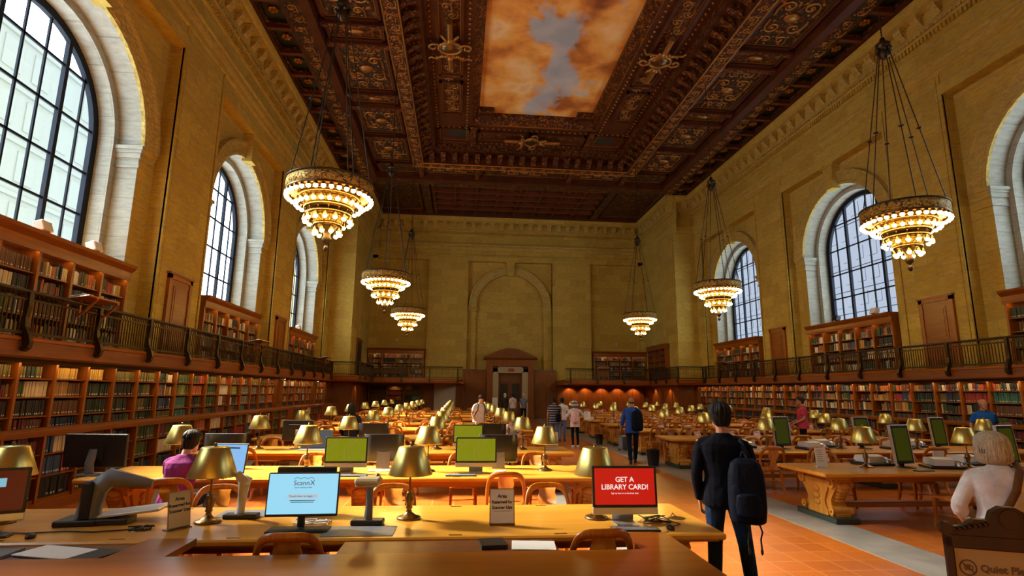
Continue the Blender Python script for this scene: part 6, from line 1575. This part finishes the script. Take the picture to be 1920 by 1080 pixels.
# walking man in blue
P = dict(knR=(.10, .10, .52), anR=(.09, -.05, .12), knL=(-.09, .02, .49), anL=(-.07, -.16, .085), anR_=(0, 0, 0), elL=(-.25, -.02, 1.13), wrL=(-.30, .06, .90), elR=(.24, -.04, 1.13), wrR=(.20, .14, .95)); P.pop('anR_')
P['anR'] = (.06, .16, .085)
human('balding man in a blue long-sleeved top and dark trousers walking up the aisle', (1.24, 15.75, 0), -.26, 1.80, P, skin='mid', top=royal, bottom=cloth('dark_navy', (.012, .016, .035)), hair=hd, hairstyle='bald', shoe=M['black'], vox=.008, hem=.5, sleeve='mid',
      extra=lambda r, J: tag(backpack(r, J, bagc, (.13, -.215, 1.13), (.16, .10, .27)), 'navy backpack on the balding man walking up the aisle', 'backpack'))
# woman in a sun hat
def hat(r, J):
    o = link('sun_hat', None); o.location = r.location; o.rotation_euler = r.rotation_euler; o.scale = r.scale
    tag(o, 'cream bucket sun hat on the woman with the pink backpack', 'hat'); c = J['head']
    mb = MB(); mb.lathe([(.165, -.03), (.155, -.02), (.105, .045), (.10, .10), (.085, .135), (.04, .150), (.001, .152)], 20, (c.x, c.y-.01, c.z)); mb.build('crown', [offw], o)
    mb = MB(); mb.lathe([(.101, .04), (.106, .046), (.105, .068), (.10, .07)], 20, (c.x, c.y-.01, c.z)); mb.build('hat_band', [M['ink']], o)
    tag(backpack(r, J, pbag, (0, -.215, 1.17), (.15, .11, .25), both=True), 'pale pink backpack worn by the woman in the sun hat', 'backpack')
human('woman in a sun hat, white top and black leggings walking away up the aisle', (.52, 20.2, 0), -.10, 1.60, dict(elL=(-.30, .05, 1.17), wrL=(-.26, .22, 1.12), elR=(.34, .02, 1.20), wrR=(.30, .22, 1.24), anL=(-.09, -.12, .085)), skin='light', top=white, bottom=blk, legs='slim', hair=hg, hairstyle='bob', shoe=M['white'], female=True, sleeve='mid', hem=.6, extra=hat)
human('man in a dark striped T-shirt and pale jeans walking away up the aisle', (-.14, 20.7, 0), -.14, 1.74, dict(anR=(.10, .14, .085), anL=(-.11, -.12, .085)), skin='mid', top=stripe, bottom=ldenim, hair=hb, hairstyle='short', sleeve='short', shoe=M['white'], wide=1.12, hem=.5,
      extra=lambda r, J: tag(backpack(r, J, bagc, (.13, -.19, 1.02), (.10, .06, .14), name='shoulder_bag'), 'small dark shoulder bag on the man in the striped T-shirt', 'bag'))
human('dark-haired person in a white shirt half hidden behind the striped T-shirt', (.50, 22.6, 0), -.1, 1.70, dict(anR=(.10, .12, .085)), skin='light', top=white, bottom=ldenim, hair=hb, hairstyle='short', sleeve='short', shoe=M['black'])
human('man in a white T-shirt and green shorts looking down among the left tables', (-2.97, 19.7, 0), -2.55, 1.82, dict(neck=(0, .06, 1.46), head=(0, .13, 1.60), shL=(-.185, .05, 1.39), shR=(.185, .05, 1.39), wrL=(-.22, .10, .86), wrR=(.23, .14, .86)), skin='light', top=white, bottom=khaki, legs='short', hair=hb, hairstyle='short', sleeve='short', shoe=M['white'], pitchh=-.45, wide=1.05,
      extra=lambda r, J: tag(backpack(r, J, cloth('grey_nylon', (.12, .12, .13), .6), (0, -.17, 1.18), (.14, .09, .23), both=True), 'grey backpack worn by the man in the white T-shirt', 'backpack'))
human('person in a white shirt leaning over a table behind the lamps on the left', (-2.25, 15.93, 0), PI+.2, 1.72, dict(neck=(0, .20, 1.04), head=(0, .32, 1.15), shL=(-.18, .18, .98), shR=(.18, .18, .98), elL=(-.26, .34, .84), elR=(.26, .34, .84), wrL=(-.14, .52, .80), wrR=(.14, .52, .80)), base=SIT, skin='light', top=white, bottom=blk, hair=hb, hairstyle='short', sleeve='short', shoe=M['black'], pitchh=-.5)
human('woman with long black hair in dark clothes standing among the left tables', (-6.12, 13.45, 0), .3, 1.62, dict(wrL=(-.16, .24, .98), wrR=(.16, .24, .98)), skin='light', top=cloth('charcoal', (.03, .03, .045)), bottom=ldenim, hair=hb, hairstyle='long', shoe=M['black'], female=True)
for x, lb, tp, hh, sl in ((-.55, 'fair-haired person standing in the end doorway, leftmost of three', cloth('dark_olive', (.035, .03, .015)), hw, 'long'), (-.12, 'person in a pale pink T-shirt standing in the end doorway', cloth('pale_pink_tee', (.62, .45, .42)), hd, 'short'), (.50, 'person in a grey top standing at the right jamb of the end doorway', cloth('grey_marl', (.13, .14, .17)), hw, 'short')):
    human(lb, (x*1.15-.08, 36.2, 0), 2.7 if x > .3 else .3, 1.80, dict(wrR=(.12, .2, 1.0)) if x > .3 else {}, skin='light', top=tp, bottom=khaki if x < 0 else blk, legs='short' if x < 0 else 'long', hair=hh, hairstyle='short', sleeve=sl, shoe=M['black'], vox=.010)
human('man in a raspberry pink polo shirt standing among the right-hand tables', (6.85, 16.55, 0), 1.05, 1.86, dict(wrL=(-.2, .22, 1.0), wrR=(.18, .25, 1.02)), skin='mid', top=pinkp, bottom=blk, hair=hd, hairstyle='short', sleeve='short', shoe=M['black'], yawh=.15, wide=1.1)
human('bald man in a bright blue polo shirt standing before the right-hand bookcase', (9.42, 13.05, 0), PI-.35, 1.86, dict(elR=(.26, -.06, 1.12), elL=(-.26, -.06, 1.12)), skin='mid', top=royal2, bottom=blk, hair=hg, hairstyle='bald', sleeve='short', shoe=M['black'], wide=1.12, yawh=.25)
# seated man in plum
human('man in a plum T-shirt seated at a table, typing, seen from behind', (-7.02, 7.34, 0.0), -.20, 1.82, dict(neck=(0, .10, 1.07), head=(.02, .18, 1.22), shL=(-.18, .09, 1.0), shR=(.18, .09, 1.0), elR=(.31, .22, .80), wrR=(.20, .52, .785), wrL=(-.12, .52, .785), elL=(-.28, .24, .79)), base=SIT, skin='light', top=plum, bottom=denim, hair=hd, hairstyle='short', sleeve='short', shoe=M['black'], vox=.006, pitchh=-.12, hem=.06)
# white-haired woman
def sash(r, J):
    mb = MB(); mb.sweep([(.12, .02, 1.495), (.12, -.09, 1.44), (.06, -.158, 1.28), (-.03, -.172, 1.12), (-.13, -.15, .98), (-.19, -.06, .90), (-.21, .06, .86)], [(-.028, -.005), (.028, -.005), (.028, .005), (-.028, .005)], up=(0, 1, 0)); mb.build('bag_strap', [cloth('tan_leather', (.16, .075, .028), .5)], r)
    mb = MB(); mb.tube([(-.25+.036*math.cos(a), .12+.036*math.sin(a), 1.00) for a in [2*PI*i/12 for i in range(12)]], .008, 6, 0, closed=True); mb.build('bracelet', [M['silver']], r)
human('white-haired woman in a white blouse with a tan cross-body strap, standing at the right', (.66, 4.25, 0), -.55, 1.66, dict(head=(-.01, .05, 1.60), neck=(0, .0, 1.45), shL=(-.175, .01, 1.375), shR=(.175, .01, 1.375), elL=(-.30, -.02, 1.13), wrL=(-.25, .16, .98), elR=(.29, .0, 1.12), wrR=(.16, .26, 1.0)), skin='light', top=offw, bottom=blk, hair=hw, hairstyle='bob', sleeve='mid', shoe=M['black'], female=True, vox=.006, wide=1.18, hem=.5, extra=sash)
